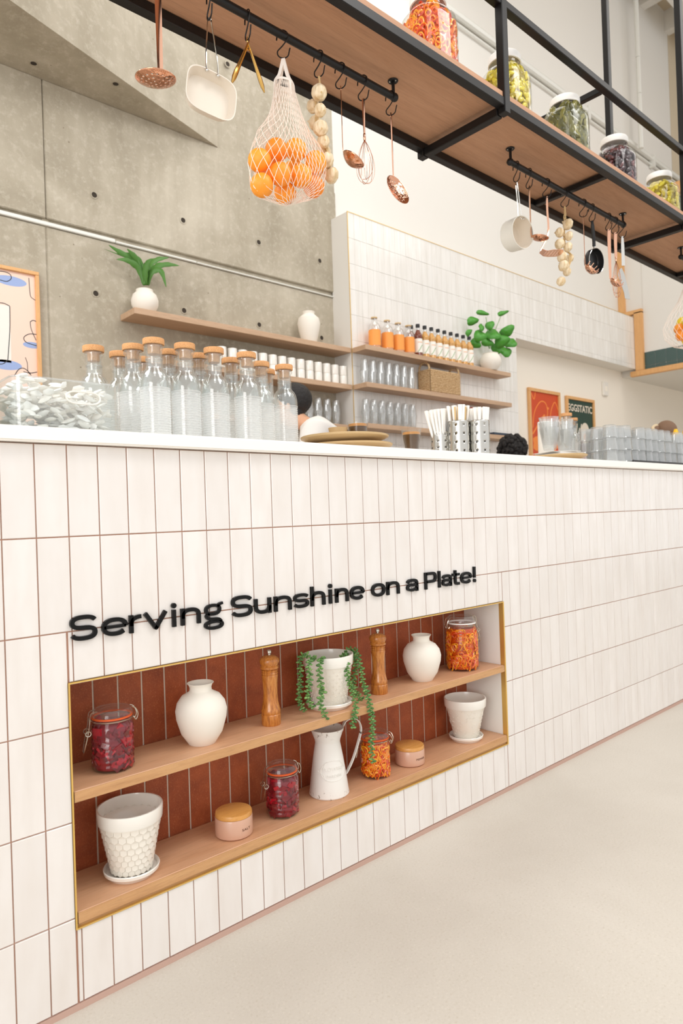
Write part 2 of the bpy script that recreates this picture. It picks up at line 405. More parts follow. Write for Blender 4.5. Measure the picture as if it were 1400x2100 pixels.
def text_mesh(txt, size, m, name='lettering', depth=.0006, bold=0.0):
    cu = bpy.data.curves.new(name, 'FONT'); cu.body = txt; cu.size = size; cu.extrude = depth; cu.offset = bold; cu.resolution_u = 3
    cu.align_x = 'CENTER'; cu.align_y = 'CENTER'
    o = bpy.data.objects.new(name, cu); COL.objects.link(o)
    dg = bpy.context.evaluated_depsgraph_get(); me = bpy.data.meshes.new_from_object(o.evaluated_get(dg))
    bpy.data.objects.remove(o); me.materials.clear(); me.materials.append(M[m]); return me
def bend(me, rad, spacing=1.0):                         # wrap a flat lettering mesh (x right, y up) on a cylinder about z; faces -y at x=0
    for v in me.vertices:
        a = v.co.x * spacing / rad; r = rad + v.co.z; y = v.co.y
        v.co = Vector((r * sin(a), -r * cos(a), y))

# ------------------------------------------------------------------ structure
b = MB().box(-3, 14, -6, 2.7, -.06, 0); b.obj('floor', 'floor', smooth=False, kind='structure')
cei = MB().box(-3, 14, -2.6, 2.7, 8.2, 8.3).obj('ceiling', 'beige', smooth=False, kind='structure')
for xx in (8.3, 9.1, 9.9, 10.8): MB().box(xx, xx + .14, -2.6, 2.6, 7.9, 8.2).obj('beam', 'white', cei, smooth=False)
for yy in (2.1, 1.0): MB().box(7.5, 13, yy, yy + .12, 7.72, 7.9).obj('beam', 'white', cei, smooth=False)
# concrete wall: lower panels, upper panels, angled wedge
WY = 2.6; XS = 3.29
wall = thing('wall_back', 'board-marked cast concrete wall', 'wall'); 
for k in ('label', 'category'): del wall[k]
wall['kind'] = 'structure'
xs = at(92, 400, y=WY).x
g = .002
for (x0, x1) in ((-3, xs - g), (xs + g, XS)):
    MB().box(x0, x1, WY, WY + .2, 0, 2.755).obj('panel', 'conc', wall, smooth=False, bevel=.004)
    MB().box(x0, x1, WY - .012, WY + .2, 2.80, 3.61).obj('panel', 'conc', wall, smooth=False, bevel=.004)
MB().box(xs - .02, xs + .02, WY + .006, WY + .19, 0, 3.6).obj('seam_backing', 'conc', wall, smooth=False)
MB().box(-3, XS, WY + .012, WY + .2, 2.755, 2.80).obj('joint_recess', 'conc', wall, smooth=False)
MB().box(-3, XS, WY, WY + .2, 3.61, 8.2).obj('panel', 'conc', wall, smooth=False)
ax, ay = 2.195, WY - .014
lx, ly = .689, 2.067
ex, ey = ax + (lx - ax) * 2.2, ay + (ly - ay) * 2.2
MB().prism([(ax, ay), (ax, WY + .1), (ex, WY + .1), (ex, ey)], 3.61, 8.1).obj('angled_beam', 'conc', wall, smooth=False)
for px, py in ((193, 400), (375, 452), (530, 497), (655, 535), (196, 602), (377, 637), (531, 666), (659, 693), (520, 158), (237, 172), (69, 130)):
    if (px, py) in ((237, 172), (69, 130)):
        p = at(px, py, z=3.61); X = T(p) @ T((0, 0, -.002)); ring = X
    else:
        yy = WY - (.012 if at(px, py, y=WY).z > 2.79 else 0)
        p = at(px, py, y=yy)
        if py == 158:
            t = (p.x - ax) / (lx - ax)
            p = Vector((2.3, yy, p.z))if p.x > ax else p
        X = T(p) @ RX(pi / 2)
    o = MB().lathe([(.024, .0005), (.024, .003), (.017, .0035), (.017, .001)], 16, X).obj('tie_hole_rim', 'conc', wall)
    MB().lathe([(0, .0012), (.017, .0012)], 14, X).obj('tie_hole', 'hole', wall)  # flat dark disc, shade of a hole put in as colour
tr = thing('trim_1', 'x', 'x'); del tr['label']; del tr['category']; tr['kind'] = 'structure'
for (x0, x1, h) in ((-3, 1.43, .022), (1.43, 2.0, .012), (2.0, XS, .009)):
    MB().box(x0 + .002, x1 - .002, WY - .014, WY + .012, 2.758, 2.758 + h).obj('strip', 'pipe', tr, smooth=False, bevel=.003)
# plaster wall above and beyond
MB().box(XS, 5.39, WY, WY + .2, 2.4, 8.2).box(5.39, 9.99, WY, WY + .2, 2.76, 8.2).obj('wall_plaster', 'white', smooth=False, kind='structure')
MB().box(5.4, 14, WY, WY + .2, 0, 2.76).obj('wall_lower', 'cream', smooth=False, kind='structure')
MB().box(10.0, 14, WY, WY + .2, 2.76, 8.2).obj('wall_far', 'beige', smooth=False, kind='structure')
MB().box(13.8, 14, -2.6, WY, 0, 8.2).obj('wall_right', 'beige', smooth=False, kind='structure')
# tiled wall box
TY = 2.40; X0 = 3.235; X1 = 5.50; X2 = 8.15; ZS = 2.73; ZT = 3.38
tw = thing('wall_tiled', 'x', 'x'); del tw['label']; del tw['category']; tw['kind'] = 'structure'
MB().box(X0 + .004, X1 - .004, TY + .006, WY, 0, ZS).box(X0 + .004, X2 - .004, TY + .006, WY, ZS, ZT).obj('core', 'grout_white', tw, smooth=False)
MB().box(X0, X0 + .004, TY, WY, 1.2, ZT).obj('side_panel', 'white', tw, smooth=False)
MB().box(X0 - .001, X0 + .003, TY - .003, TY + .002, 1.2, ZT + .003).obj('brass_edge', 'brass', tw, smooth=False)
MB().box(X0 - .001, X2, TY - .003, TY + .002, ZT, ZT + .003).obj('brass_edge', 'brass', tw, smooth=False)
tw_, th_ = .0664, .2
def tilemesh(name, w, h, d, m, ch=.0012):
    b = MB(); b.add([(-w/2, 0, -h/2), (w/2, 0, -h/2), (w/2, 0, h/2), (-w/2, 0, h/2), (-w/2, -d+ch, -h/2), (w/2, -d+ch, -h/2), (w/2, -d+ch, h/2), (-w/2, -d+ch, h/2),
                      (-w/2+ch, -d, -h/2+ch), (w/2-ch, -d, -h/2+ch), (w/2-ch, -d, h/2-ch), (-w/2+ch, -d, h/2-ch)],
                     [(0,1,5,4),(1,2,6,5),(2,3,7,6),(3,0,4,7),(4,5,9,8),(5,6,10,9),(6,7,11,10),(7,4,8,11),(8,9,10,11)])
    return b.mesh(name, m, smooth=False)
far = MB(); n_t = 0
zt = {}
rows = []
z = ZT
while z > 1.25: rows.append((max(z - th_, 0), z)); z -= th_
cells = []
for ri, (z0, z1) in enumerate(rows):
    x = X0 + (.02 * (ri % 2) if 0 else 0) + .004
    while x < X2 - .01:
        xe = min(x + tw_, X2)
        zz0 = z0
        if x >= X1 - .01: zz0 = max(z0, ZS)
        elif xe > X1: xe = X1
        if z1 - zz0 > .02 and xe - x > .01: cells.append((x, xe, zz0, z1))
        x += tw_
cells.sort(key=lambda c: (c[0] - CAM[0]) ** 2 + 0 * c[2])
for i, (x0, x1, z0, z1) in enumerate(cells):
    w, h = round(x1 - x0 - .0014, 4), round(z1 - z0 - .0014, 4)
    if i < 296:
        if (w, h) not in zt: zt[(w, h)] = tilemesh('wall_tile', w, h, .0035, 'zel', .0008)
        inst('tile', zt[(w, h)], tw, ((x0 + x1) / 2, TY + .006 + random.uniform(-.0006, .0006), (z0 + z1) / 2), (random.uniform(-.004, .004), 0, random.uniform(-.012, .012)))
    else: far.box(x0 + .0011, x1 - .0011, TY + .0025, TY + .006, z0 + .0011, z1 - .0011)
far.obj('far_tiles', 'zel', tw, smooth=False, kind='stuff')
# bulkhead over the kitchen opening, seen end on
kb = thing('wall_kitchen', 'x', 'x'); del kb['label']; del kb['category']; kb['kind'] = 'structure'
MB().box(X2 + .03, 13.8, .2, WY, 2.72, 4.5).obj('bulkhead', 'white', kb, smooth=False)
MB().box(X2 + .03, 13.8, .2, WY, 2.66, 2.72).obj('soffit', 'white', kb, smooth=False)
MB().box(X2 - .03, X2 + .04, .2, 2.47, 2.64, 2.705).obj('bottom_trim', 'trimwood', kb, smooth=False, bevel=.004)
MB().box(X2 - .03, X2 + .04, 2.30, 2.40, 2.705, 3.44).obj('upright_trim', 'trimwood', kb, smooth=False, bevel=.004)
MB().box(X2 - .03, X2 + .04, 2.30, WY, 3.42, 3.47).obj('top_trim', 'trimwood', kb, smooth=False, bevel=.004)
MB().box(X2 - .02, X2 + .06, WY - .08, WY, 3.47, 4.6).obj('corner_post', 'trimwood', kb, smooth=False, bevel=.004)
MB().box(X2 - .06, X2 + .3, .2, 2.3, 4.72, 4.86).obj('capping', 'trimwood', kb, smooth=False, bevel=.004)
for zz, hh in ((2.71, .045), (2.758, .165), (4.5, .21)):
    for k in range(8):
        y1 = 2.30 - k * .13
        MB().box(X2 + .016, X2 + .03, y1 - .127, y1, zz, zz + hh).obj('green_tile', 'greentile', kb, smooth=False, bevel=.002)
MB().box(X2 + .022, X2 + .03, .2, 2.3, 2.7, 4.72).obj('tile_backing', 'white', kb, smooth=False)
# conduit on the high wall and hanging rod
cp = thing('conduit', 'long white conduit run high across the plaster wall behind the hanging rack', 'pipe')
MB().tube([(3.6, WY - .04, 5.80), (13, WY - .04, 5.80)], .035, 8).obj('pipe', 'pipe', cp)
MB().tube([(3.6, WY - .03, 5.72), (13, WY - .03, 5.72)], .012, 6).obj('pipe', 'pipe', cp)
for xx in (5.6, 7.4, 9.2, 11): MB().box(xx, xx + .05, WY - .078, WY - .002, 5.68, 5.85).obj('clamp', 'pipe', cp, smooth=False, bevel=.004)
hr = thing('drop_rod', 'thin white vertical conduit with joints beside the high pipe at the far right', 'pipe')
for z0, z1 in ((5.7, 6.05), (6.05, 6.42), (6.42, 6.9), (6.9, 8.2)):
    MB().tube([(8.63, 2.45, z0 + .004), (8.63, 2.45, z1)], .032, 8).obj('rod_length', 'pipe', hr)

# ------------------------------------------------------------------ bar counter
NX0, NX1, NZ0, NZ1, ND = .123, 1.680, .171, .682, .176
CX0, CX1 = -1.2, 5.2; TZ = 1.187
bc = thing('bar_counter', 'long bar counter faced in upright cream glazed tiles with a recessed display niche', 'bar counter', (0, 0, 0))
TF = 0.008
core = MB()
core.box(CX0, NX0, TF - .004, .55, 0, TZ); core.box(NX1, CX1, TF - .004, .55, 0, TZ)
core.box(NX0, NX1, TF - .004, .55, 0, NZ0); core.box(NX0, NX1, TF - .004, .55, NZ1, TZ); core.box(NX0, NX1, ND + .006, .55, NZ0, NZ1)
core.obj('core', 'grout', bc, smooth=False)
cw, ch = .0664, .2; ZN = 1.192; gap = .0026
tm = {}; cnt = 0; fb = MB()
def put(x0, x1, z0, z1):
    global cnt
    if x1 - x0 < .004 or z1 - z0 < .004: return
    w, h = round(x1 - x0 - gap, 4), round(z1 - z0 - gap, 4)
    if w < .003: return
    if x0 > 3.27 or x1 < -.09:
        fb.box(x0 + gap/2, x1 - gap/2, 0, TF, z0 + gap/2, z1 - gap/2); return
    key = (w, h)
    if key not in tm: tm[key] = tilemesh('counter_tile', w, h, TF, 'tile')
    inst('tile', tm[key], bc, ((x0 + x1) / 2, TF + random.uniform(-.0003, .0003), (z0 + z1) / 2), (random.uniform(-.0025, .0025), 0, random.uniform(-.005, .005)))
    cnt += 1
for k in range(-18, 79):
    for n in range(6):
        x0, x1 = k * cw, (k + 1) * cw; z1 = min(ZN - n * ch, TZ); z0 = max(ZN - (n + 1) * ch, .014)
        if x0 < NX1 and x1 > NX0 and z0 < NZ1 and z1 > NZ0:
            if x0 < NX0: put(x0, NX0 - .002, z0, z1)
            if x1 > NX1: put(NX1 + .002, x1, z0, z1)
            a, b_ = max(x0, NX0), min(x1, NX1)
            if z1 > NZ1 + .002: put(a if a == x0 else NX0 - .0, b_, NZ1 + .003, z1)
            if z0 < NZ0 - .002: put(a, b_, z0, NZ0 - .003)
        else: put(x0, x1, z0, z1)
fb.obj('far_tiles', 'tile', bc, smooth=False, kind='stuff')
M['base'] = mat('base_grout_strip', (192, 160, 146), .9)
MB().box(CX0, CX1, -.001, .02, .0, .013).obj('base_grout', 'base', bc, smooth=False)
# niche
MB().box(NX0, NX1, ND - .0005, ND + .006, NZ0, NZ1).obj('niche_backing', 'grout_grey', bc, smooth=False)
bx = .241 - 2 * .0625
bt = {}
k = 0
while bx + k * .0625 < NX1:
    a, b_ = max(NX0, bx + k * .0625), min(NX1, bx + (k + 1) * .0625)
    for z0, z1 in ((NZ0, .431), (.431, NZ1)):
        w, h = round(b_ - a - .0042, 4), round(z1 - z0 - .002, 4)
        if w > .004:
            if (w, h) not in bt: bt[(w, h)] = tilemesh('niche_tile', w, h, .003, 'brown', .0006)
            inst('terracotta_tile', bt[(w, h)], bc, ((a + b_) / 2, ND + .001, (z0 + z1) / 2))
    k += 1
MB().box(NX1 - .002, NX1, .004, ND, NZ0, NZ1).obj('niche_side', 'white_in', bc, smooth=False)
MB().box(NX0, NX0 + .002, .004, ND, NZ0, NZ1).obj('niche_side', 'white_in', bc, smooth=False)
MB().box(NX0, NX1, .004, ND, NZ1 - .002, NZ1).obj('niche_top', 'white_in', bc, smooth=False)
for a in ((NX0 - .003, NX1 + .003, NZ1, NZ1 + .003), (NX0 - .003, NX1 + .003, NZ0 - .003, NZ0), (NX0 - .003, NX0, NZ0, NZ1), (NX1, NX1 + .003, NZ0, NZ1)):
    MB().box(a[0], a[1], -.003, .006, a[2], a[3]).obj('brass_trim', 'brass', bc, smooth=False)
MB().box(NX1 - .003, NX1, -.003, .016, NZ0, NZ1).obj('brass_trim', 'brass', bc, smooth=False)
for z0, z1 in ((.431, .455), (.1775, .202)):
    s = MB().box(NX0 + .003, NX1 - .004, .001, ND - .004, z0, z1).obj('niche_shelf', 'oak', bc, smooth=False, bevel=.0012)
    MB().box(NX0 + .003, NX1 - .004, -.0012, .0012, z0 + .0012, z1 - .0012).obj('edge_band', 'oak_edge', s, smooth=False)
MB().box(NX0 + .003, NX1 - .004, .004, ND - .004, NZ0, .1758).obj('shelf_batten', 'oak_edge', bc, smooth=False)
MB().box(CX0 - .02, CX1 + .02, -.02, .57, TZ + .001, 1.22).obj('countertop', 'top', smooth=True, bevel=.004, label='white stone worktop running along the top of the tiled bar counter', category='worktop')

# ------------------------------------------------------------------ lettering
SW = .0091
def stroke(b, pts, w=SW, closed=False, y0=-.0075, y1=.0):
    P = [Vector((p[0], p[1], 0)) for p in pts]; n = len(P); L = []; Rr = []
    for i in range(n):
        a = P[i - 1] if (i > 0 or closed) else P[i]; c = P[(i + 1) % n] if (i < n - 1 or closed) else P[i]
        d1 = (P[i] - a); d2 = (c - P[i])
        if d1.length < 1e-8: d1 = d2
        if d2.length < 1e-8: d2 = d1
        d1.normalize(); d2.normalize(); t = (d1 + d2)
        t = t.normalized() if t.length > 1e-6 else d1
        nn = Vector((-t.y, t.x, 0)); k = 1 / max(.45, nn.dot(Vector((-d1.y, d1.x, 0))))
        L.append(P[i] + nn * w / 2 * k); Rr.append(P[i] - nn * w / 2 * k)
    vs = []; 
    for yy in (y0, y1):
        vs += [(p.x, yy, p.y) for p in L] + [(p.x, yy, p.y) for p in Rr]
    fs = []; m = n if closed else n - 1
    for i in range(m):
        j = (i + 1) % n
        fs += [(i, j, n + j, n + i), (2*n + i, 3*n + i, 3*n + j, 2*n + j), (i, 2*n + i, 2*n + j, j), (n + i, n + j, 3*n + j, 3*n + i)]
    if not closed: fs += [(0, n, 3*n, 2*n), (n-1, 3*n-1, 4*n-1, 2*n-1)]
    b.add(vs, fs)
def arc(cx, cy, rx, ry, a0, a1, n=18, p=2.3):
    out = []
    for i in range(n + 1):
        a = R(a0 + (a1 - a0) * i / n); c, s_ = cos(a), sin(a)
        out.append((cx + rx * math.copysign(abs(c) ** (2 / p), c), cy + ry * math.copysign(abs(s_) ** (2 / p), s_)))
    return out
def disc(b, cx, cz, r):
    n = 16; P = [(cx + r * cos(2*pi*i/n), cz + r * sin(2*pi*i/n)) for i in range(n)]
    b.add([(p[0], -.0075, p[1]) for p in P] + [(p[0], -.001, p[1]) for p in P], [tuple(range(n)), tuple(range(2*n-1, n-1, -1))] + [(i, (i+1) % n, n+(i+1) % n, n+i) for i in range(n)])
def glyph(c, x0, x1):
    b = MB(); h = SW / 2; B0 = .7705; XT = .8105; CT = .8245
    l, r = x0 + h, x1 - h; m = (l + r) / 2; w = (r - l) / 2; Bb, X, C = B0 + h, XT - h, CT - h; mx = (Bb + X) / 2
    if c == 'S':
        md = (Bb + C) / 2; q = (C - Bb) / 4
        stroke(b, arc(m, md + q, w, q, 15, 262, 20, 2.5) + arc(m, md - q, w, q, 82, -165, 20, 2.5))
    elif c == 's':
        q = (X - Bb) / 4; stroke(b, arc(m, mx + q, w, q, 15, 262, 16, 2.5) + arc(m, mx - q, w, q, 82, -165, 16, 2.5), SW * .92)
    elif c == 'e':
        stroke(b, arc(m, mx, w, (X - Bb) / 2, -2, 320, 28)); stroke(b, [(l, mx), (r, mx)], SW * .72)
    elif c == 'r':
        stroke(b, [(l, B0), (l, XT)]); stroke(b, [(l, mx - .004)] + arc(r, mx + .002, r - l, X - mx - .002, 178, 92, 10))
    elif c == 'v': stroke(b, [(x0 + h * .9, XT), (m, B0 + .004)], SW); stroke(b, [(m, B0 + .004), (x1 - h * .9, XT)], SW); disc(b, m, B0 + .0045, .0045)
    elif c == 'i': stroke(b, [(m, B0), (m, XT)]); disc(b, m, CT - .0045, .0062)
    elif c in 'nh':
        stroke(b, [(l, B0), (l, XT if c == 'n' else CT)]); stroke(b, [(l, mx - .004)] + arc(m, X - .015, w, .015, 178, 0, 14, 2.5) + [(r, B0)])
    elif c == 'u':
        stroke(b, [(r, B0), (r, XT)]); stroke(b, [(l, XT)] + arc(m, Bb + .015, w, .015, 180, 360, 14, 2.5) + [(r, mx)])
    elif c == 'o': stroke(b, arc(m, mx, w, (X - Bb) / 2, 0, 345, 24), closed=True)
    elif c == 'g':
        gw = SW * .84
        stroke(b, arc(m - .002, .7985, w - .004, .0105, 0, 345, 22), gw, True)
        stroke(b, arc(m, .7615, w, .0078, 0, 345, 22), gw, True)
        stroke(b, smooth_pts([(l + .010, .7895, 0), (l + .003, .784, 0), (l + .008, .7775, 0), (m, .7755, 0), (r - .010, .7745, 0), (r - .002, .768, 0)], 4), gw * .9)
        stroke(b, smooth_pts([(r - .013, .805, 0), (r - .006, .8105, 0), (r + .003, .8125, 0)], 4), gw * .85)
    elif c == 'a':
        stroke(b, arc(m, X - .011, w, .011, 165, 0, 12, 2.5) + [(r, B0)])
        stroke(b, [(r, mx + .002), (m, mx)] + arc(m, Bb + .0085, w, .0085, 95, 270, 12) + [(r - .004, Bb + .003), (r, Bb + .007)], SW * .88)
    elif c == 'P':
        q = (C - (B0 + .024)) / 2
        stroke(b, [(l, B0), (l, CT)]); stroke(b, [(l, C), (m, C)] + arc(r - q * 1.1, C - q, q * 1.1, q, 90, -90, 12) + [(m, C - 2 * q), (l, C - 2 * q)])
    elif c == 'l': stroke(b, [(m, B0), (m, CT)])
    elif c == 't':
        stroke(b, [(m - .003, CT - .004), (m - .003, Bb + .008)] + arc(m + .005, Bb + .008, .008, .008, 180, 275, 6) + [(x1 - .001, Bb)])
        stroke(b, [(x0, X), (x1, X)], SW * .9)
    elif c == '!': stroke(b, [(m, B0 + .016), (m, CT)]); disc(b, m, B0 + .006, .0062)
    return b
sg = thing('wall_sign', 'glossy black raised lettering reading Serving Sunshine on a Plate above the niche', 'sign', (0, 0, 0))
EXT = [('S', .126, .184), ('e', .194, .253), ('r', .257, .291), ('v', .291, .350), ('i', .361, .373), ('n', .385, .437), ('g', .446, .501),
       ('S', .525, .587), ('u', .594, .646), ('n', .657, .713), ('s', .721, .773), ('h', .781, .832), ('i', .846, .858), ('n', .871, .920), ('e', .928, .984),
       ('o', 1.014, 1.071), ('n', 1.079, 1.134), ('a', 1.167, 1.220), ('P', 1.254, 1.311), ('l', 1.320, 1.331), ('a', 1.339, 1.388), ('t', 1.393, 1.430), ('e', 1.437, 1.497), ('!', 1.505, 1.521)]
for c, a, b_ in EXT: glyph(c, a, b_).obj('letter', 'letter', sg, smooth=False)

# ------------------------------------------------------------------ niche objects
def clip_jar(loc, Rr, H, style, label, rot, cont, juice):
    t = thing('clip_top_jar', label, 'jar', loc, rot)
    fn = None; hb = H * .80
    if style == 'beet':
        prof = [(0, .002), (Rr * .92, .002), (Rr, .008)]
        for k in range(6):
            z = .014 + k * .012; prof += [(Rr, z), (Rr * .955, z + .005), (Rr, z + .010)]
        prof += [(Rr, .09), (Rr, hb * .93), (Rr * .9, hb)]
    elif style == 'ribbed':
        prof = [(0, .002), (Rr * .93, .002), (Rr, .012), (Rr, hb * .78), (Rr * .86, hb * .92), (Rr * .82, hb)]
        fn = lambda a, z, r: 1 + (.012 * cos(28 * a) if r > Rr * .95 else 0)
    else:
        prof = [(0, .002), (Rr * .92, .002), (Rr, .01)]
        for k in range(5):
            z = .022 + k * .018; prof += [(Rr, z), (Rr * .975, z + .004), (Rr, z + .008)]
        prof += [(Rr, hb * .92), (Rr * .93, hb)]
    seg = 56 if style == 'ribbed' else 32
    MB().lathe(prof + [(prof[-1][0], hb + H * .03)], seg, fn=fn).obj('glass_body', 'glass', t)
    rl = prof[-1][0]
    MB().lathe([(rl, hb + H * .015), (rl * 1.07, hb + H * .02), (rl * 1.07, hb + H * .05), (rl, hb + H * .055)], 32).obj('glass_rim', 'glass2', t)
    MB().lathe([(rl * .96, hb + H * .06), (rl * 1.06, hb + H * .06), (rl * 1.06, hb + H * .085), (rl * .96, hb + H * .085)], 32, closed=True).obj('rubber_seal', 'seal' if style != 'ribbed' else 'lidw', t)
    MB().lathe([(rl * 1.05, hb + H * .09), (rl * 1.08, hb + H * .10), (rl * 1.06, hb + H * .13), (rl * .98, H * .985), (rl * .95, H), (rl * .90, H), (rl * .86, H * .985), (rl * .62, H * .982), (rl * .60, H * .972), (rl * .3, H * .975), (0, H * .97)], 32).obj('glass_lid', 'glass2', t)
    # clasp wires
    w = MB(); zc = hb + H * .07
    w.tube([(rl * 1.09 * cos(a), rl * 1.09 * sin(a), zc - H * .035) for a in [2*pi*k/28 for k in range(28)]], .0011, 5, True)
    w.tube(smooth_pts([(-rl * .8, -.010, H * .985), (-rl * 1.12, -.010, H * .96), (-rl * 1.2, -.010, zc - .012), (-rl * 1.28, -.011, zc - .03), (-rl * 1.42, -.010, zc - .055), (-rl * 1.5, -.005, zc - .072), (-rl * 1.5, .005, zc - .072), (-rl * 1.42, .010, zc - .055), (-rl * 1.28, .011, zc - .03), (-rl * 1.2, .010, zc - .012), (-rl * 1.12, .010, H * .96), (-rl * .8, .010, H * .985)], 4), .0012, 5)
    for s_ in (-1, 1):
        w.tube([(-rl * 1.28 + .006 * cos(a), s_ * .013, zc - .03 + .006 * sin(a)) for a in [2*pi*k/10 for k in range(10)]], .0012, 5, True)
    w.obj('clasp', 'wire', t)
    w2 = MB()
    w2.tube(smooth_pts([(rl * 1.0, -.010, H * .985), (rl * 1.2, -.011, H * .95), (rl * 1.34, -.008, zc - .004), (rl * 1.22, -.008, zc - .016), (rl * 1.12, -.008, zc - .008), (rl * 1.12, .008, zc - .008), (rl * 1.22, .008, zc - .016), (rl * 1.34, .008, zc - .004), (rl * 1.2, .011, H * .95), (rl * 1.0, .010, H * .985)], 4), .0012, 5)
    w2.obj('hinge', 'wire', t)
    # contents
    zt_ = hb * .97
    q_ = .90 if cont == 'beet' else .80
    MB().lathe([(0, .006), (Rr * (q_ - .03), .006), (Rr * q_, .012), (Rr * q_, hb * .88), (Rr * .76, zt_), (0, zt_)], 24).obj('brine', juice, t)
    c = MB(); n = 150 if cont == 'beet' else 240
    for k in range(n):
        a = random.uniform(0, 2*pi); z = random.uniform(.010, zt_ - .004); rr = Rr * ((.85 if cont == 'beet' else .875) if z < hb * .86 else .76)
        X = T((rr * cos(a), rr * sin(a), z)) @ RZ(a)
        if cont == 'beet':
            s_ = random.uniform(.007, .014); X = X @ RX(random.uniform(-1.2, 1.2)) @ RY(random.uniform(-.3, .3))
            c.box(-.003, .004, -s_, s_, -s_ * .6, s_ * .6, X)
        else:
            X = X @ RY(pi/2 + random.uniform(-.28, .28)) @ RX(random.uniform(-.3, .3)) @ SCL(1, random.uniform(.5, 1), 1)
            r1 = random.uniform(.009, .014)
            c.tube([(r1 * (1 + .15 * cos(3 * q)) * cos(q), r1 * (1 + .15 * cos(3 * q)) * sin(q), 0) for q in [2*pi*j/12 for j in range(12 if random.random() < .5 else 9)]], .0030, 5, random.random() < .5, X=X)
    c.obj('pickled_pieces', 'beet' if cont == 'beet' else 'pepmix', t, kind='stuff')
    return t
dirA = R(-12)
clip_jar((.245, .077, .455), .0475, .138, 'beet', 'clip-top jar of crimson beets at the left end of the upper niche shelf', dirA, 'beet', 'beetjuice')
clip_jar((.717, .070, .202), .0455, .137, 'beet', 'clip-top jar of crimson beets beside the enamel jug on the lower shelf', dirA, 'beet', 'beetjuice')
clip_jar((1.539, .080, .455), .0585, .190, 'ribbed', 'tall ribbed clip-top jar of orange pepper rings at the right end of the upper shelf', R(160), 'pep', 'pepjuice')
clip_jar((1.087, .078, .202), .0455, .137, 'orange', 'clip-top jar of orange pepper rings partly behind the trailing plant on the lower shelf', R(-55), 'pep', 'pepjuice')

def vase(loc, H, Rm, label):
    t = thing('round_vase', label, 'vase', loc)
    MB().lathe([(0, 0), (Rm * .52, 0), (Rm * .56, .004), (Rm * .80, H * .18), (Rm * .97, H * .42), (Rm, H * .55), (Rm * .93, H * .68), (Rm * .74, H * .79), (Rm * .50, H * .845), (Rm * .43, H * .87), (Rm * .42, H * .92), (Rm * .46, H * .97), (Rm * .52, H * .995),
                (Rm * .51, H), (Rm * .45, H * .985), (Rm * .37, H * .92), (Rm * .36, H * .86), (Rm * .7, H * .7), (Rm * .9, H * .5), (Rm * .5, H * .05), (0, H * .04)], 48).obj('body', 'matte', t)
    return t
vase((.478, .078, .455), .152, .0645, 'matte off-white round vase between the beet jar and first pepper mill')
vase((1.325, .083, .455), .152, .0645, 'matte off-white round vase between the second pepper mill and ribbed jar')

def mill(loc, label):
    t = thing('pepper_mill', label, 'pepper mill', loc); r = .0255
    MB().lathe([(0, 0), (r * 1.0, 0), (r * 1.04, .003), (r * 1.04, .028), (r * .98, .030), (r * 1.02, .033), (r * 1.04, .040), (r * .98, .044), (r * .84, .062), (r * .76, .085), (r * .78, .105), (r * .88, .130), (r * .90, .133), (r * .84, .136), (r * .92, .140), (r * .84, .143), (r * .92, .147), (r * .82, .150)], 32).obj('body', 'mill', t)
    MB().lathe([(r * .80, .150), (r * .98, .153), (r * 1.0, .158), (r * .90, .161), (r * 1.04, .168), (r * 1.08, .174), (r * .96, .181), (r * .6, .187), (r * .3, .189), (0, .189)], 32).obj('head', 'mill', t)
    MB().lathe([(0, .188), (.004, .188), (.004, .192), (.0065, .194), (.0065, .200), (.004, .203), (0, .203)], 12).obj('metal_knob', 'chrome', t)
    return t
mill((.687, .069, .455), 'turned wooden pepper mill between the left round vase and the trailing plant pot')
mill((1.108, .072, .455), 'turned wooden pepper mill between the trailing plant pot and the right round vase')

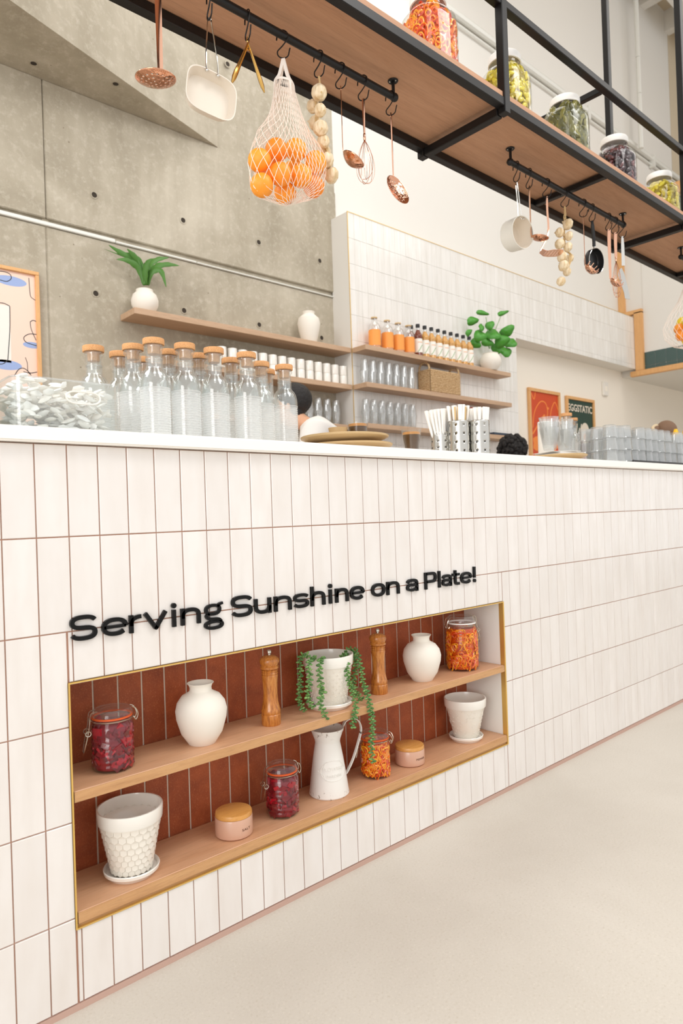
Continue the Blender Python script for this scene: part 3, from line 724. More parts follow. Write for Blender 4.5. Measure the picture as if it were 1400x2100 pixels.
def pot(loc, Rb, Rt, H, relief, label, sauc=True):
    t = thing('plant_pot', label, 'plant pot', loc)
    z0 = .012; zr = H * .80; rim = Rt * 1.0
    rA = lambda z: Rb + (Rt * .93 - Rb) * (z - z0) / (zr - z0)
    MB().lathe([(0, z0), (Rb * .96, z0), (Rb, z0 + .003), (Rt * .93, zr)], 48).obj('body', 'ceram_relief', t)
    MB().lathe([(Rt * .93, zr - .001), (rim * .985, zr), (rim, zr + .003), (rim * 1.02, H - .003), (rim * 1.01, H), (rim * .965, H), (rim * .95, H - .004), (rim * .93, zr + .002), (rim * .85, zr - .004), (Rb * .85, z0 + .03), (0, z0 + .028)], 48).obj('rim', 'ceram', t)
    b = MB()
    if relief == 'honey':
        n = 22; hh = .0135; row = 0; z = z0 + .007
        while z < zr - .004:
            r0 = rA(z); pitch = 2*pi / n; rad = r0 * pitch / 2 * 1.02
            for k in range(n):
                a = (k + .5 * (row % 2)) * pitch
                X = T((r0 * cos(a), r0 * sin(a), z)) @ RZ(a + pi / 2) @ RX(pi / 2 + .0) 
                R1 = rad * 1.13
                vs = [(R1 * .97 * cos(R(60*j + 30)), R1 * .97 * sin(R(60*j + 30)), -.0004) for j in range(6)] + [(R1 * .90 * cos(R(60*j + 30)), R1 * .90 * sin(R(60*j + 30)), .0006) for j in range(6)]
                fs = [(6, 7, 8, 9, 10, 11)] + [(j, (j+1) % 6, 6 + (j+1) % 6, 6 + j) for j in range(6)]
                b.add(vs, fs, X)
            z += rad * 1.78; row += 1
    elif relief == 'cross':
        n = 20; z = z0 + .008; row = 0
        while z < zr - .004:
            r0 = rA(z) + .0006
            for k in range(n):
                a = (k + .5 * (row % 2)) * 2*pi / n; X = T((r0 * cos(a), r0 * sin(a), z)) @ RZ(a + pi/2) @ RX(pi/2)
                for q in range(4): b.box(.0012, .0048, -.0005, .0005, -.0006, .0008, X @ RZ(q * pi/2))
            z += .0105; row += 1
    else:
        for k in range(230):
            z = random.uniform(z0 + .004, zr - .003); r0 = rA(z) + .0003; a = random.uniform(0, 2*pi)
            p = [(r0 * cos(a), r0 * sin(a), z)]; 
            for q in range(3):
                a += random.uniform(-.09, .09); z = min(zr, max(z0, z + random.uniform(-.005, .005))); r1 = rA(z) + .0003; p.append((r1 * cos(a), r1 * sin(a), z))
            b.tube(p, .0005, 4)
    b.obj('relief_pattern', 'ceram_relief', t, smooth=False, kind='stuff')
    rs = Rb * 1.36
    MB().lathe([(0, 0), (rs * .84, 0), (rs * .88, .004), (rs * 1.0, .010), (rs * 1.02, .017), (rs * .99, .019), (rs * .93, .016), (rs * .90, .011), (rs * .8, .009), (0, .009)], 48).obj('saucer', 'ceram', t)
    return t
pot((.280, .075, .202), .046, .0735, .156, 'honey', 'large white plant pot with honeycomb relief on a saucer, empty')
pot((.908, .082, .455), .050, .0745, .155, 'cross', 'white plant pot with small cross relief holding the trailing succulent')
pot((1.546, .082, .202), .044, .0735, .150, 'crackle', 'white plant pot with crackle relief at the right end of lower shelf')

# trailing succulent
sp = thing('trailing_succulent', 'string-of-pearls succulent trailing over the cross-relief pot and shelf edge', 'plant', (.898, .08, .57))
def Z5(pts, ys): return [at(580 + a / 5.833, 1300 + b_ / 5.833, y=yy) for (a, b_), yy in zip(pts, ys)]
strs = [([(330, 285), (250, 245), (205, 300), (210, 430), (205, 560), (200, 680), (190, 800), (230, 870), (262, 940)], [.06, .07, .085, .09, .09, .09, .09, .08, .07]),
        ([(400, 300), (330, 300), (310, 400), (320, 520), (310, 640), (290, 720), (310, 800), (360, 890)], [.05, .03, .022, .022, .022, .022, .02, .018]),
        ([(480, 310), (450, 300), (440, 400), (440, 520), (460, 640), (480, 700), (445, 790), (450, 870), (500, 960), (510, 1040)], [.05, .02, .008, .008, .008, .008, .006, .004, .003, .003]),
        ([(700, 290), (765, 275), (760, 360), (775, 470), (790, 580), (830, 660), (845, 760), (870, 850), (860, 960), (840, 1060), (825, 1140)], [.05, .025, .012, .01, .008, .006, .0, -.008, -.01, -.01, -.01]),
        ([(770, 250), (850, 215), (890, 235), (905, 330), (940, 440), (950, 560), (985, 660), (1015, 760), (1040, 860), (1060, 960), (1070, 1060), (1070, 1160), (1062, 1280), (1060, 1400), (1075, 1545)], [.08, .07, .055, .045, .035, .025, .015, .006, -.008, -.012, -.012, -.012, -.012, -.012, -.012]),
        ([(800, 240), (850, 300), (870, 430), (840, 560), (855, 640), (880, 720), (950, 790)], [.08, .06, .06, .07, .07, .065, .05]),
        ([(680, 290), (740, 240), (790, 190), (850, 200), (830, 260), (760, 270)], [.06, .07, .08, .08, .07, .06])]
for pts, ys in strs:
    P = smooth_pts(Z5(pts, ys), 8); o = MB().tube([p - Vector((.898, .08, .57)) for p in P], .0011, 5).obj('strand', 'stem', sp)
    bd = MB(); d = 0; k = 0
    for i in range(1, len(P)):
        d += (P[i] - P[i-1]).length
        if d > .0056:
            d = 0; k += 1; t_ = (P[i] - P[i-1]).normalized(); sd = t_.cross(FW).normalized() * (1 if k % 2 else -1)
            nr = (sd * random.uniform(.6, 1) + FW * random.uniform(-.7, .5)).normalized()
            c_ = P[i] + nr * .0058 - Vector((.898, .08, .57)) + Vector((0, 0, .001))
            q = nr.to_track_quat('Z', 'Y').to_matrix().to_4x4()
            s_ = random.uniform(.95, 1.35)
            bd.ball(.0031 * s_, T(c_) @ q @ SCL(1, 1, 1.65), 7, 5)
            bd.ball(.0026 * s_, T(P[i] - Vector((.898, .08, .57)) - FW * .003 + sd * -.002) @ q @ SCL(1, 1, 1.4), 6, 4)
    bd.obj('leaves', 'pearl', o, kind='stuff')

# salt and pepper pots
def cellar(loc, txt, label, rot):
    t = thing('spice_pot', label, 'spice pot', loc, 0)
    MB().lathe([(0, 0), (.036, 0), (.040, .003), (.0405, .008), (.0405, .043), (.0395, .045), (.036, .044), (.036, .01), (0, .01)], 40).obj('body', 'blush', t)
    l = MB().lathe([(0, .044), (.036, .044), (.0395, .0455), (.040, .050), (.0385, .055), (.034, .0565), (0, .0568)], 40).obj('wooden_lid', 'bamboo', t)
    me = text_mesh(txt, .0076, 'ink', depth=.0002)
    for v in me.vertices: v.co.x *= 1.35
    bend(me, .0407); o = inst('lettering', me, t, (0, 0, .024), (0, 0, rot))
    for c_ in [q_ for q_ in COL.objects if q_.parent == t]: c_.scale = (1.2, 1.2, 1.1)
    return t
cellar((.557, .068, .202), 'SALT', 'blush ceramic pot with wooden lid marked SALT', R(8))
cellar((1.237, .072, .202), 'PEPPER', 'blush ceramic pot with wooden lid marked PEPPER', R(0))

# enamel jug
jg = thing('enamel_jug', 'tall chipped white enamel jug with strap handle and embossed oval on lower shelf', 'jug', (.897, .083, .202))
JS = 1.13
jp = [(0, .0), (.0505, .0), (.0525, .003), (.051, .012), (.047, .045), (.0395, .10), (.0325, .142), (.0335, .150), (.041, .172), (.044, .181)]
jp = [(r_ * JS, z_ * 1.06) for r_, z_ in jp]
MB().lathe(jp + [(r_ * JS, z_ * 1.06) for r_, z_ in [(.0425, .181), (.040, .172), (.032, .150), (.03, .14), (.045, .04), (.048, .006), (0, .006)]], 48).obj('body', 'jug', jg)
MB().lathe([(0, .150), (.0345, .150)], 32).obj('dark_inside', 'jugdark', jg)  # flat dark disc across the neck, closing off the inside
hd = R(-18)
X = RZ(hd)
MB().tube(smooth_pts([(.047, 0, .176), (.058, 0, .200), (.082, 0, .207), (.102, 0, .196), (.110, 0, .170), (.100, 0, .135), (.080, 0, .085), (.060, 0, .052), (.0525, 0, .046)], 5), .0015, 4, ry=.0085, X=X, up=(0, 0, 1)).obj('strap_handle', 'jug', jg)
em = MB()
def jr(z):
    for (r0, z0), (r1, z1) in zip(jp[1:], jp[2:]):
        if z0 <= z <= z1: return r0 + (r1 - r0) * (z - z0) / max(1e-6, z1 - z0)
    return .04
ha = R(-112)
def on_jug(u, z, off=.0004): r = jr(z) + off; return (r * cos(ha + u / .042), r * sin(ha + u / .042), z)
em.tube([on_jug(.034 * cos(a), .080 + .028 * sin(a)) for a in [2*pi*k/40 for k in range(40)]], .0009, 5, True)
em.tube([on_jug((.040 + .003 * cos(6*a)) * cos(a), .080 + .012 * sin(a) * (1 if abs(cos(a)) > .6 else 2.35)) for a in [2*pi*k/48 for k in range(48)]], .0007, 5, True)
em.obj('embossed_oval', 'jug', jg)
for txt, zz, sz in (('FLOWERS', .085, .013), ('GARDEN', .066, .010)):
    me = text_mesh(txt, sz, 'jug', depth=.0011)
    for v in me.vertices:
        u, yy, dz = v.co.x, v.co.y, v.co.z; v.co = Vector(on_jug(u, zz + yy, .0002 + dz))
    inst('embossed_lettering', me, jg)

# ------------------------------------------------------------------ hanging rack
hk = thing('hanging_rack', 'black steel ceiling-hung rack with long stained plywood shelf above the counter', 'rack', (0, 0, 2.54))
hk.location = (0, 0, 0)
ZR0, ZR1 = 2.538, 2.572; RW = .034; FY = .40
def bar(x0, x1, y0, y1, z0, z1, nm): MB().box(x0, x1, y0, y1, z0, z1).obj(nm, 'black', hk, smooth=False, bevel=.0025)
XL, XR = -.2, 6.3
bar(XL, XR, 0, RW, ZR0, ZR1, 'rail'); bar(XL, XR, FY, FY + RW, ZR0, ZR1, 'rail')
bar(XL, XR, 0, RW, 2.925, 2.955, 'rail')
for x in (.06, 1.82, 3.52, 5.24):
    bar(x - RW/2, x + RW/2, -.004, RW - .004, 2.515, 8.1, 'post'); bar(x - RW/2, x + RW/2, FY + .004, FY + RW + .004, 2.515, 8.1, 'post')
    bar(x - RW/2, x + RW/2, RW, FY, 2.515, 2.549, 'crossbar')
for x in (2.66, 4.38): bar(x - .014, x + .014, RW, FY, 2.540, 2.566, 'crossbar')
for x in (2.64,):
    bar(x - .014, x + .014, RW, FY, 2.925, 2.953, 'crossbar')
for a, b_ in ((XL, 1.81), (1.81, 3.52), (3.52, 5.24), (5.24, XR)):
    MB().box(a + .001, b_ - .001, .006, FY + RW - .006, ZR1 + .0, ZR1 + .022).obj('shelf_board', 'ply', hk, smooth=False)
RY_ = .2; RZR = 2.513
for x0, x1 in ((.42, 1.412), (2.133, 3.178), (3.925, 4.9)):
    u = MB().tube([(x0, RY_, RZR), (x1, RY_, RZR)], .0125, 14).ball(.0155, T((x0, RY_, RZR))).ball(.0155, T((x1, RY_, RZR))).obj('utensil_rail', 'black', hk)
    for x in (x0 + .004, x1 - .004):
        MB().tube([(x, RY_, RZR), (x, RY_, ZR1 - .002)], .006, 8).obj('stem', 'black', u)
        MB().lathe([(0, -.005), (.016, -.005), (.019, -.002), (.019, 0)], 16, T((x, RY_, ZR1 - .0005))).obj('flange', 'black', u)
        for q in range(3): MB().lathe([(0, -.008), (.003, -.0065), (.0035, -.005)], 8, T((x + .012 * cos(q * 2.1 + .5), RY_ + .012 * sin(q * 2.1 + .5), ZR1))).obj('screw', 'chrome', u)

# hooks
def hook(x, rot, what):
    pts = [(-.019, 0, -.016), (-.0175, 0, -.004)] + [(.0160 * cos(a), 0, .0160 * sin(a)) for a in [R(170 - 20 * k) for k in range(9)]] + [(.014, 0, -.012), (-.002, 0, -.034), (-.016, 0, -.048)] + [(.0175 * cos(a), 0, -.0560 + .0155 * sin(a)) for a in [R(180 + 18 * k) for k in range(10)]] + [(.020, 0, -.046), (.022, 0, -.040)]
    t = MB().tube(smooth_pts(pts, 2), .0021, 6).obj('s_hook', 'black')
    t.location = (x, RY_, RZR); t.rotation_euler = (0, 0, rot); t['label'] = 'black S-hook ' + what; t['category'] = 'hook'; t['group'] = 'S-hooks on the utensil rails'
    return Vector((x, RY_, RZR - .0715))
HR = R(-62)
def spoon(name, x, L, bw, label, cat, bowl, fdir, tilt, holes, hw=.010, hth=.0015, mt='copper', mtb='copper_h', depth=.02, hrot=HR, what='', el=1.0, htop=None):
    P = hook(x, hrot, what)
    t = thing(name, label, cat, P)
    f = Vector((cos(fdir), sin(fdir), 0)); s_ = Vector((-sin(fdir), cos(fdir), 0))
    a = f * cos(tilt) - Vector((0, 0, 1)) * sin(tilt)
    nrm = s_.cross(a).normalized()
    if nrm.z > 0: up_ = nrm
    else: up_ = -nrm
    hb = MB()
    zt = .008
    hb.tube(smooth_pts([(0, 0, zt), (0, 0, -.02), (0, 0, -L * .5), (0, 0, -L + .02), tuple(Vector((0, 0, -L)) + a * .003)], 4), [hth] * 17, 8, ry=[hw * (1 - .35 * k / 16) if htop is None else htop + (hw - htop) * k / 16 for k in range(17)], up=tuple(f))
    hb.obj('handle', mt, t)
    MB().tube([(0, 0, zt + .001), tuple(s_ * .004 + Vector((0, 0, -.004))), (0, 0, -.010), tuple(-s_ * .004 + Vector((0, 0, -.004)))], .0016, 5, True).obj('hanging_loop', mt, t)
    c = Vector((0, 0, -L)) + a * bowl * el
    X = Matrix(((a.x * el, s_.x, up_.x, c.x), (a.y * el, s_.y, up_.y, c.y), (a.z * el, s_.z, up_.z, c.z), (0, 0, 0, 1)))
    b = MB(); nr, ns = (36, 110) if holes else (16, 48)
    vs = []; fs = []
    for i in range(nr + 1):
        r = bowl * i / nr; z = -depth * (1 - (r / bowl) ** 2)
        if i == nr: z += .001
        for k in range(ns): vs.append((r * cos(2*pi*k/ns), r * sin(2*pi*k/ns), z))
    hp = []
    if holes:
        hp.append((0, 0))
        for ring, n in ((.25, 6), (.48, 12), (.70, 17)): hp += [(bowl * ring * cos(2*pi*q/n), bowl * ring * sin(2*pi*q/n)) for q in range(n)]
    for i in range(nr):
        for k in range(ns):
            rc = bowl * (i + .5) / nr; ac = 2*pi*(k + .5)/ns; cx_, cy_ = rc * cos(ac), rc * sin(ac)
            if any((cx_ - hx) ** 2 + (cy_ - hy) ** 2 < (bowl * .046) ** 2 for hx, hy in hp): continue
            fs.append((i*ns + k, i*ns + (k+1) % ns, (i+1)*ns + (k+1) % ns, (i+1)*ns + k))
    b.add(vs, fs, X); me = bpy.data.meshes.new('bowl'); me.from_pydata(b.v, [], b.f); me.polygons.foreach_set('use_smooth', [True] * len(me.polygons)); me.materials.append(M[mtb])
    o = bpy.data.objects.new('bowl', me); COL.objects.link(o); o.parent = t
    sm = o.modifiers.new('thickness', 'SOLIDIFY'); sm.thickness = .0012; sm.offset = 0
    return t
TOCAM = math.atan2(-_cy, -_sy); RIGHT = math.atan2(-_sy, _cy)
spoon('slotted_skimmer', .488, .262, 0, 'broad rose-gold slotted skimmer hanging nearest the upper left corner', 'kitchen utensil', .052, TOCAM, R(6), True, .010, what='holding the leftmost rose-gold skimmer', depth=.014, el=1.0)
spoon('ladle', 1.150, .215, 0, 'small rose-gold soup ladle hanging between the garlic braid and whisk', 'ladle', .041, RIGHT, R(34), False, .0045, what='holding the soup ladle beside the whisk', depth=.022)
spoon('slotted_skimmer', 1.392, .218, 0, 'rose-gold slotted skimmer hanging at the end bracket of the near rail', 'kitchen utensil', 0.050, RIGHT - .85, R(70), True, .0045, what='at the end bracket of the near rail', depth=.014, el=1.2)
# square pan
P = hook(.648, R(-100), 'holding the square cream pan')
t = thing('square_pan', 'square cream enamel griddle pan hanging by a doubled steel wire handle', 'pan', P)
def rsq(w, h, n=32, p=3.6): return [(w * math.copysign(abs(cos(a)) ** (2/p), cos(a)), h * math.copysign(abs(sin(a)) ** (2/p), sin(a))) for a in [2*pi*k/n for k in range(n)]]
C0 = at(430, 196, y=.2) - P
X = T(C0) @ RZ(R(-8)) @ RY(R(8)) @ RX(pi/2)
def dish(b, w, h, d, th, X, p=3.6):
    n = 40; o1 = rsq(w * .86, h * .86, n, p); o2 = rsq(w, h, n, p); i2 = rsq(w - th, h - th, n, p); i1 = rsq(w * .86 - th, h * .86 - th, n, p)
    vs = [(x, y, 0) for x, y in o1] + [(x, y, d) for x, y in o2] + [(x, y, d) for x, y in i2] + [(x, y, th) for x, y in i1]
    fs = [tuple(range(n)), tuple(range(3*n, 4*n))]
    for L in range(3): fs += [(L*n + k, L*n + (k+1) % n, (L+1)*n + (k+1) % n, (L+1)*n + k) for k in range(n)]
    b.add(vs, fs, X)
b = MB(); dish(b, .076, .064, .030, .003, X @ T((0, 0, -.015))); b.obj('body', 'pan_in', t)
b = MB()
e1, e2 = X @ Vector((-.022, .060, .014)), X @ Vector((.012, .060, .014))
b.tube(smooth_pts([e1, e1 + Vector((0, 0, .04)), (-.007, 0, -.015), (-.003, 0, .002), (.003, 0, .002), (.007, 0, -.015), e2 + Vector((0, 0, .04)), e2], 4), .0022, 6)
b.obj('wire_handle', 'chrome', t)
for e in (e1, e2): MB().ball(.005, T(e + Vector((0, -.001, -.003)))).obj('rivet', 'chrome', t)
# tongs
P = hook(.779, R(-100), 'holding the gold tongs')
t = thing('kitchen_tongs', 'polished gold kitchen tongs hanging open beside the net bag', 'tongs', P)
PL, PRr = at(475, 170, y=.2) - P, at(542, 190, y=.2) - P
for e, nm in ((PL, 0), (PRr, 1)):
    p = [Vector((0, 0, -.012)) + (e - Vector((0, 0, -.012))) * k / 8 for k in range(9)]
    MB().tube(p, [.003, .0035, .004, .0045, .005, .006, .0065, .006, .002], 8, ry=[.005, .0055, .006, .0065, .007, .009, .0115, .010, .003], up=tuple(_r)).obj('arm', 'gold', t)
MB().tube([(.004 * cos(a), 0, -.001 + .009 * sin(a)) for a in [2*pi*k/12 for k in range(12)]], .0014, 5, True).obj('pull_ring', 'gold', t)
MB().tube([p for p in [Vector((0, 0, -.012)) + PL * .12, Vector((0, 0, -.030)), Vector((0, 0, -.012)) + PRr * .12]], .003, 6).obj('spring', 'gold', t)

# net bag of oranges
P = hook(.910, R(-40), 'holding the net bag of oranges')
nb = thing('net_shopping_bag', 'white cotton net bag full of oranges hanging from the near rail', 'net bag', P)
OR = []
ctr = at(586, 345, y=.2); r0 = .0345
def ow(px, py, dy): return at(px, py, y=.2 + dy)
front = [(533, 330, -.02), (567, 308, -.015), (610, 310, .0), (643, 335, -.02), (572, 358, -.05), (614, 365, -.05), (539, 379, -.03), (588, 393, -.01), (643, 378, .0)]
places = ['at the left of the top row in the hanging net bag', 'second from the left, highest in the hanging net bag', 'third from the left in the top row of the net bag', 'at the right of the top row in the hanging net bag',
          'at front centre-left of the hanging net bag', 'at front centre-right of the hanging net bag', 'at lower left of the hanging net bag', 'at the very bottom of the hanging net bag', 'at lower right of the hanging net bag']
OB = MB(); OB.ball(r0, None, 20, 14); ome = OB.mesh('orange', 'orange')
cents = []
for (px, py, dy), pl in zip(front, places): cents.append((ow(px, py, dy), pl))
for q, (px, py, dy) in enumerate([(560, 345, .06), (605, 350, .07), (640, 350, .055)]): cents.append((ow(px, py, dy), ['at the back left of the hanging net bag', 'at the back middle of the hanging net bag', 'at the back right of the hanging net bag'][q]))
for it in range(60):                                     # push overlapping oranges apart
    for i in range(len(cents)):
        for j in range(i):
            d = cents[i][0] - cents[j][0]
            if d.length < 2 * r0 + .0008:
                s_ = d.normalized() * (2 * r0 + .0008 - d.length) * .5; cents[i] = (cents[i][0] + s_, cents[i][1]); cents[j] = (cents[j][0] - s_, cents[j][1])
for c_, pl in cents:
    o = bpy.data.objects.new('orange', ome); COL.objects.link(o); o.location = c_; o.rotation_euler = (random.random() * 6, random.random() * 6, 0)
    o['label'] = 'orange ' + pl; o['category'] = 'orange'; o['group'] = 'oranges in the hanging net bag'
axis = sum((c_[0] for c_ in cents), Vector()) / len(cents); axis = Vector((axis.x, axis.y, 0))
ztop = P.z - .080; zbot = min(c_[0].z for c_ in cents) - r0 - .0015; neck = Vector((P.x, P.y, 0))
def rad_at(th, z, ax_):
    d = Vector((cos(th), sin(th), 0)); best = 0
    for c_, _ in cents:
        rel = Vector((c_.x, c_.y, 0)) - Vector((ax_.x, ax_.y, 0)); dz = z - c_.z
        rr2 = (r0 + .0018) ** 2 - dz * dz
        if rr2 <= 0: continue
        pr = rel.dot(d); per2 = rel.length_squared - pr * pr
        if per2 < rr2: best = max(best, pr + math.sqrt(rr2 - per2))
    return best
NA, NZ = 64, 44
topz = max(c_[0].z for c_ in cents)
zl = [ztop + (zbot - ztop) * (1 - (1 - k / (NZ - 1)) ** 1.15) for k in range(NZ)]
from mathutils.bvhtree import BVHTree
hb_ = bmesh.new()
for c_, _ in cents:
    for i in range(7):
        for k in range(14):
            a_ = pi * i / 6; hb_.verts.new(c_ + Vector((sin(a_) * cos(2*pi*k/14), sin(a_) * sin(2*pi*k/14), cos(a_))) * (r0 + .002))
for k in range(24): hb_.verts.new((neck.x + .030 * cos(2*pi*k/24), neck.y + .022 * sin(2*pi*k/24), ztop))
bmesh.ops.convex_hull(hb_, input=hb_.verts); bv = BVHTree.FromBMesh(hb_)
zc = sum(c_[0].z for c_ in cents) / len(cents); grid = []
NU = 26; NL = NZ - NU
for i in range(NZ):
    row = []
    if i < NU: z = ztop + (zc - ztop) * i / NU; el_ = 0
    else: z = zc; el_ = -R(90) * ((i - NU + .6) / (NL - .4))
    f = min(1, (ztop - z) / max(1e-6, ztop - topz)); a_ = neck * (1 - f) + axis * f
    up_ = max(0, z - topz - .01) / max(1e-6, ztop - topz - .01); k_ = 1 - .22 * sin(pi * min(1, up_))
    for k in range(NA):
        d_ = Vector((cos(2*pi*k/NA) * cos(el_), sin(2*pi*k/NA) * cos(el_), sin(el_))); o_ = Vector((a_.x, a_.y, min(z, ztop - .002)))
        h_ = bv.ray_cast(o_, d_); r_ = h_[3] if h_[0] is not None else .02
        row.append(Vector((a_.x, a_.y, z)) + d_ * r_ * k_)
    grid.append(row)
hb_.free()
def nsurf(th, fi):
    i = min(NZ - 2, int(fi)); u = fi - i; kk = (th / (2*pi) * NA) % NA; k = int(kk); w_ = kk - k
    g = lambda a: grid[a][k % NA] * (1 - w_) + grid[a][(k+1) % NA] * w_
    return g(i) * (1-u) + g(i+1) * u - P
net = MB(); NT_ = 34
for s_ in (-1, 1):
    for k in range(NT_):
        th0 = 2*pi*k/NT_; pts = []
        for j in range(64):
            fi = (NZ - 1) * j / 63; pts.append(nsurf(th0 + s_ * 1.75 * j / 63, fi))
        net.tube(pts, .00095, 3, cap=False)
net.obj('net', 'net', nb, kind='stuff')
MB().tube([nsurf(2*pi*k/32, 0) + Vector((0, 0, .003)) for k in range(32)], .0045, 4, True, ry=.001, up=(0, 0, 1)).obj('rim_band', 'net', nb)
for dx in (-1, 1):
    a1, a2 = nsurf(R(-48) + (0 if dx > 0 else pi) - .55, 0), nsurf(R(-48) + (0 if dx > 0 else pi) + .55, 0)
    MB().tube(smooth_pts([a1 + Vector((0, 0, -.05)) * 1, a1, a1 * .5 + Vector((0, 0, -.012)), (0, 0, .001), a2 * .5 + Vector((0, 0, -.012)), a2, a2 + Vector((0, 0, -.05))], 5), .0065, 4, ry=.0010, up=tuple(_r)).obj('strap', 'net', nb)

def garlic(x, pts, label, what, rb=.026):
    P = hook(x, R(-70), what)
    t = thing('garlic_braid', label, 'garlic braid', P)
    ps = [at(a, b_, y=.2 + c_) - P for a, b_, c_ in pts]
    path = [Vector((0, 0, .002))] + [Vector((0, 0, -.03))] + [Vector((p.x * .6, 0, p.z)) for p in ps[::2]]
    sp_ = smooth_pts(path, 6)
    for q in range(3):
        MB().tube([p + Vector((.0035 * sin(i * 1.1 + q * 2.1), .0035 * cos(i * .55 + q * 2.1), 0)) for i, p in enumerate(sp_)], .0025, 5).obj('plaited_stem', 'straw', t)
    for i, p in enumerate(ps):
        s_ = random.uniform(.86, 1.08) * rb; b = MB()
        prof = [(0, -.95), (.12, -.98), (.3, -.92), (.75, -.7), (1, -.15), (.98, .2), (.75, .62), (.4, .9), (.16, 1.12), (.08, 1.35), (0, 1.4)]
        out = Vector((random.uniform(-.6, .8), -.9, random.uniform(-.9, -.1))).normalized()
        q = (-out).to_track_quat('Z', 'Y').to_matrix().to_4x4()
        b.lathe([(r * s_, z * s_ * .86) for r, z in prof], 36, T(p) @ q, fn=lambda a, z, r: 1 + .045 * abs(sin(a * 3.5)) - .02)
        b.obj('garlic_bulb', 'garlic', t)
        MB().lathe([(0, -1.02), (.13, -1.0), (.16, -.93)], 10, T(p) @ q @ SCL(s_, s_, s_ * .86)).obj('root_plate', 'straw', t)
garlic(1.056, [(654, 190, -.03), (642, 218, .02), (656, 226, -.03), (645, 252, .03), (657, 263, -.02), (663, 290, -.01), (666, 312, .02), (671, 328, -.01), (680, 360, .0)], 'braid of garlic bulbs hanging behind the net bag of oranges', 'holding the garlic braid behind the net bag', .024)
garlic(2.577, [(1164, 460, -.02), (1147, 477, .0), (1166, 484, -.03), (1147, 500, -.01), (1164, 507, -.02), (1152, 527, -.02), (1168, 530, .02), (1155, 545, -.03), (1162, 557, .0), (1150, 577, -.01)], 'braid of garlic bulbs hanging in the middle of the second rail', 'holding the garlic braid on the second rail', .0245)

def whisk(x, L1, L2, rw, label, what, hw=.0045, mt='copper'):
    P = hook(x, HR, what)
    t = thing('balloon_whisk', label, 'whisk', P)
    MB().tube([(0, 0, .006), (0, 0, -.01), (0, 0, -L1 * .5), (0, 0, -L1)], [.0018] * 4, 8, ry=[hw * 1.1, hw * 1.1, hw * .9, hw * .75], up=(cos(TOCAM), sin(TOCAM), 0)).obj('handle', mt, t)
    MB().lathe([(.0035, -L1 - .016), (.0046, -L1 - .014), (.0046, -L1 + .006), (.0035, -L1 + .008)], 10).obj('ferrule', mt, t)
    z0 = -L1 - .014
    for k in range(5):
        a = pi * k / 5; sc_ = 1 - .1 * (k % 2)
        p = []
        for j in range(25):
            u = j / 24; an = pi * (u * 2 - 1); w_ = rw * sc_ * sin(pi * u * 1.0) if 0 else 0
            s_ = abs(u - .5) * 2; r = rw * sc_ * math.sqrt(max(0, 1 - (1 - s_) ** 0)) if 0 else 0
            v = s_; zz = z0 - L2 * sc_ * (1 - v ** 1.6) ; rr = rw * sc_ * (v ** .55) * (1 - v ** 2.6) * 1.55
            sg_ = 1 if u > .5 else -1
            p.append((sg_ * rr * cos(a), sg_ * rr * sin(a), zz))
        MB().tube(p, .0009, 4).obj('wire_loop', mt, t)
    return t
whisk(1.254, .122, .150, .036, 'rose-gold balloon whisk hanging between the ladle and end skimmer', 'holding the balloon whisk on the near rail')
# second rail
P = hook(2.178, R(-100), 'holding the white saucepan')
def panobj(P, name, label, cat, c, rr, d, alpha, elev, mo_, mi_, th, hmat, wire):
    t = thing(name, label, cat, P)
    n = Vector((cos(alpha) * cos(elev), sin(alpha) * cos(elev), sin(elev)))
    X = T(c - P) @ n.to_track_quat('Z', 'Y').to_matrix().to_4x4()
    MB().lathe([(0, -d), (rr * .90, -d), (rr * .97, -d + .006), (rr, 0), (rr - th, 0)], 40, X).obj('body', mo_, t)
    MB().lathe([(rr - th, 0), (rr * .97 - th, -d + .008), (rr * .88, -d + th), (0, -d + th)], 40, X).obj('inside', mi_, t)
    MB().tube([(rr * cos(a), rr * sin(a), 0) for a in [2*pi*k/40 for k in range(40)]], .0013, 5, True, X=X).obj('rim', 'chrome' if not wire else mo_, t)
    return t, X, n
c = at(1072, 476, y=.2)
t, X, n = panobj(P, 'saucepan', 'small white saucepan hanging by a doubled steel wire handle', 'pan', c, .070, .075, RIGHT - .95, R(-4), 'pan_out', 'pan_in', .002, 'chrome', True)
top = c - P + Vector((0, 0, .062)) - n * .014
for s_ in (-1, 1):
    sd = n.cross(Vector((0, 0, 1))).normalized() * .012 * s_
    MB().tube(smooth_pts([(0, 0, .001), Vector((sd.x * .5, sd.y * .5, -.02)), (top + sd) * .6, top + sd], 4), .0022, 6).obj('wire_handle', 'chrome', t)
    MB().ball(.0035, T(top + sd + n * .010)).obj('rivet', 'chrome', t)
spoon('serving_spoon', 2.276, .215, 0, 'broad-handled rose-gold serving spoon hanging behind the white saucepan', 'kitchen utensil', .036, RIGHT, R(10), False, .010, mt='copper', what='holding the serving spoon behind the saucepan', depth=.012, el=1.1, hrot=R(-100), htop=.012)
P = hook(2.420, HR, 'holding the slotted turner')
t = thing('slotted_turner', 'rose-gold slotted turner with a bent perforated blade', 'kitchen utensil', P)
e = at(1108, 515, y=.2) - P
MB().tube(smooth_pts([(0, 0, .006), (0, 0, -.06), Vector((0, 0, -.16)), e], 5), .0016, 6, ry=.005, up=(cos(TOCAM), sin(TOCAM), 0)).obj('handle', 'copper', t)
b = MB(); f = Vector((cos(RIGHT), sin(RIGHT), 0)); s_ = Vector((-f.y, f.x, 0)) * 1
vs = []; fs = []; NX, NY = 22, 15
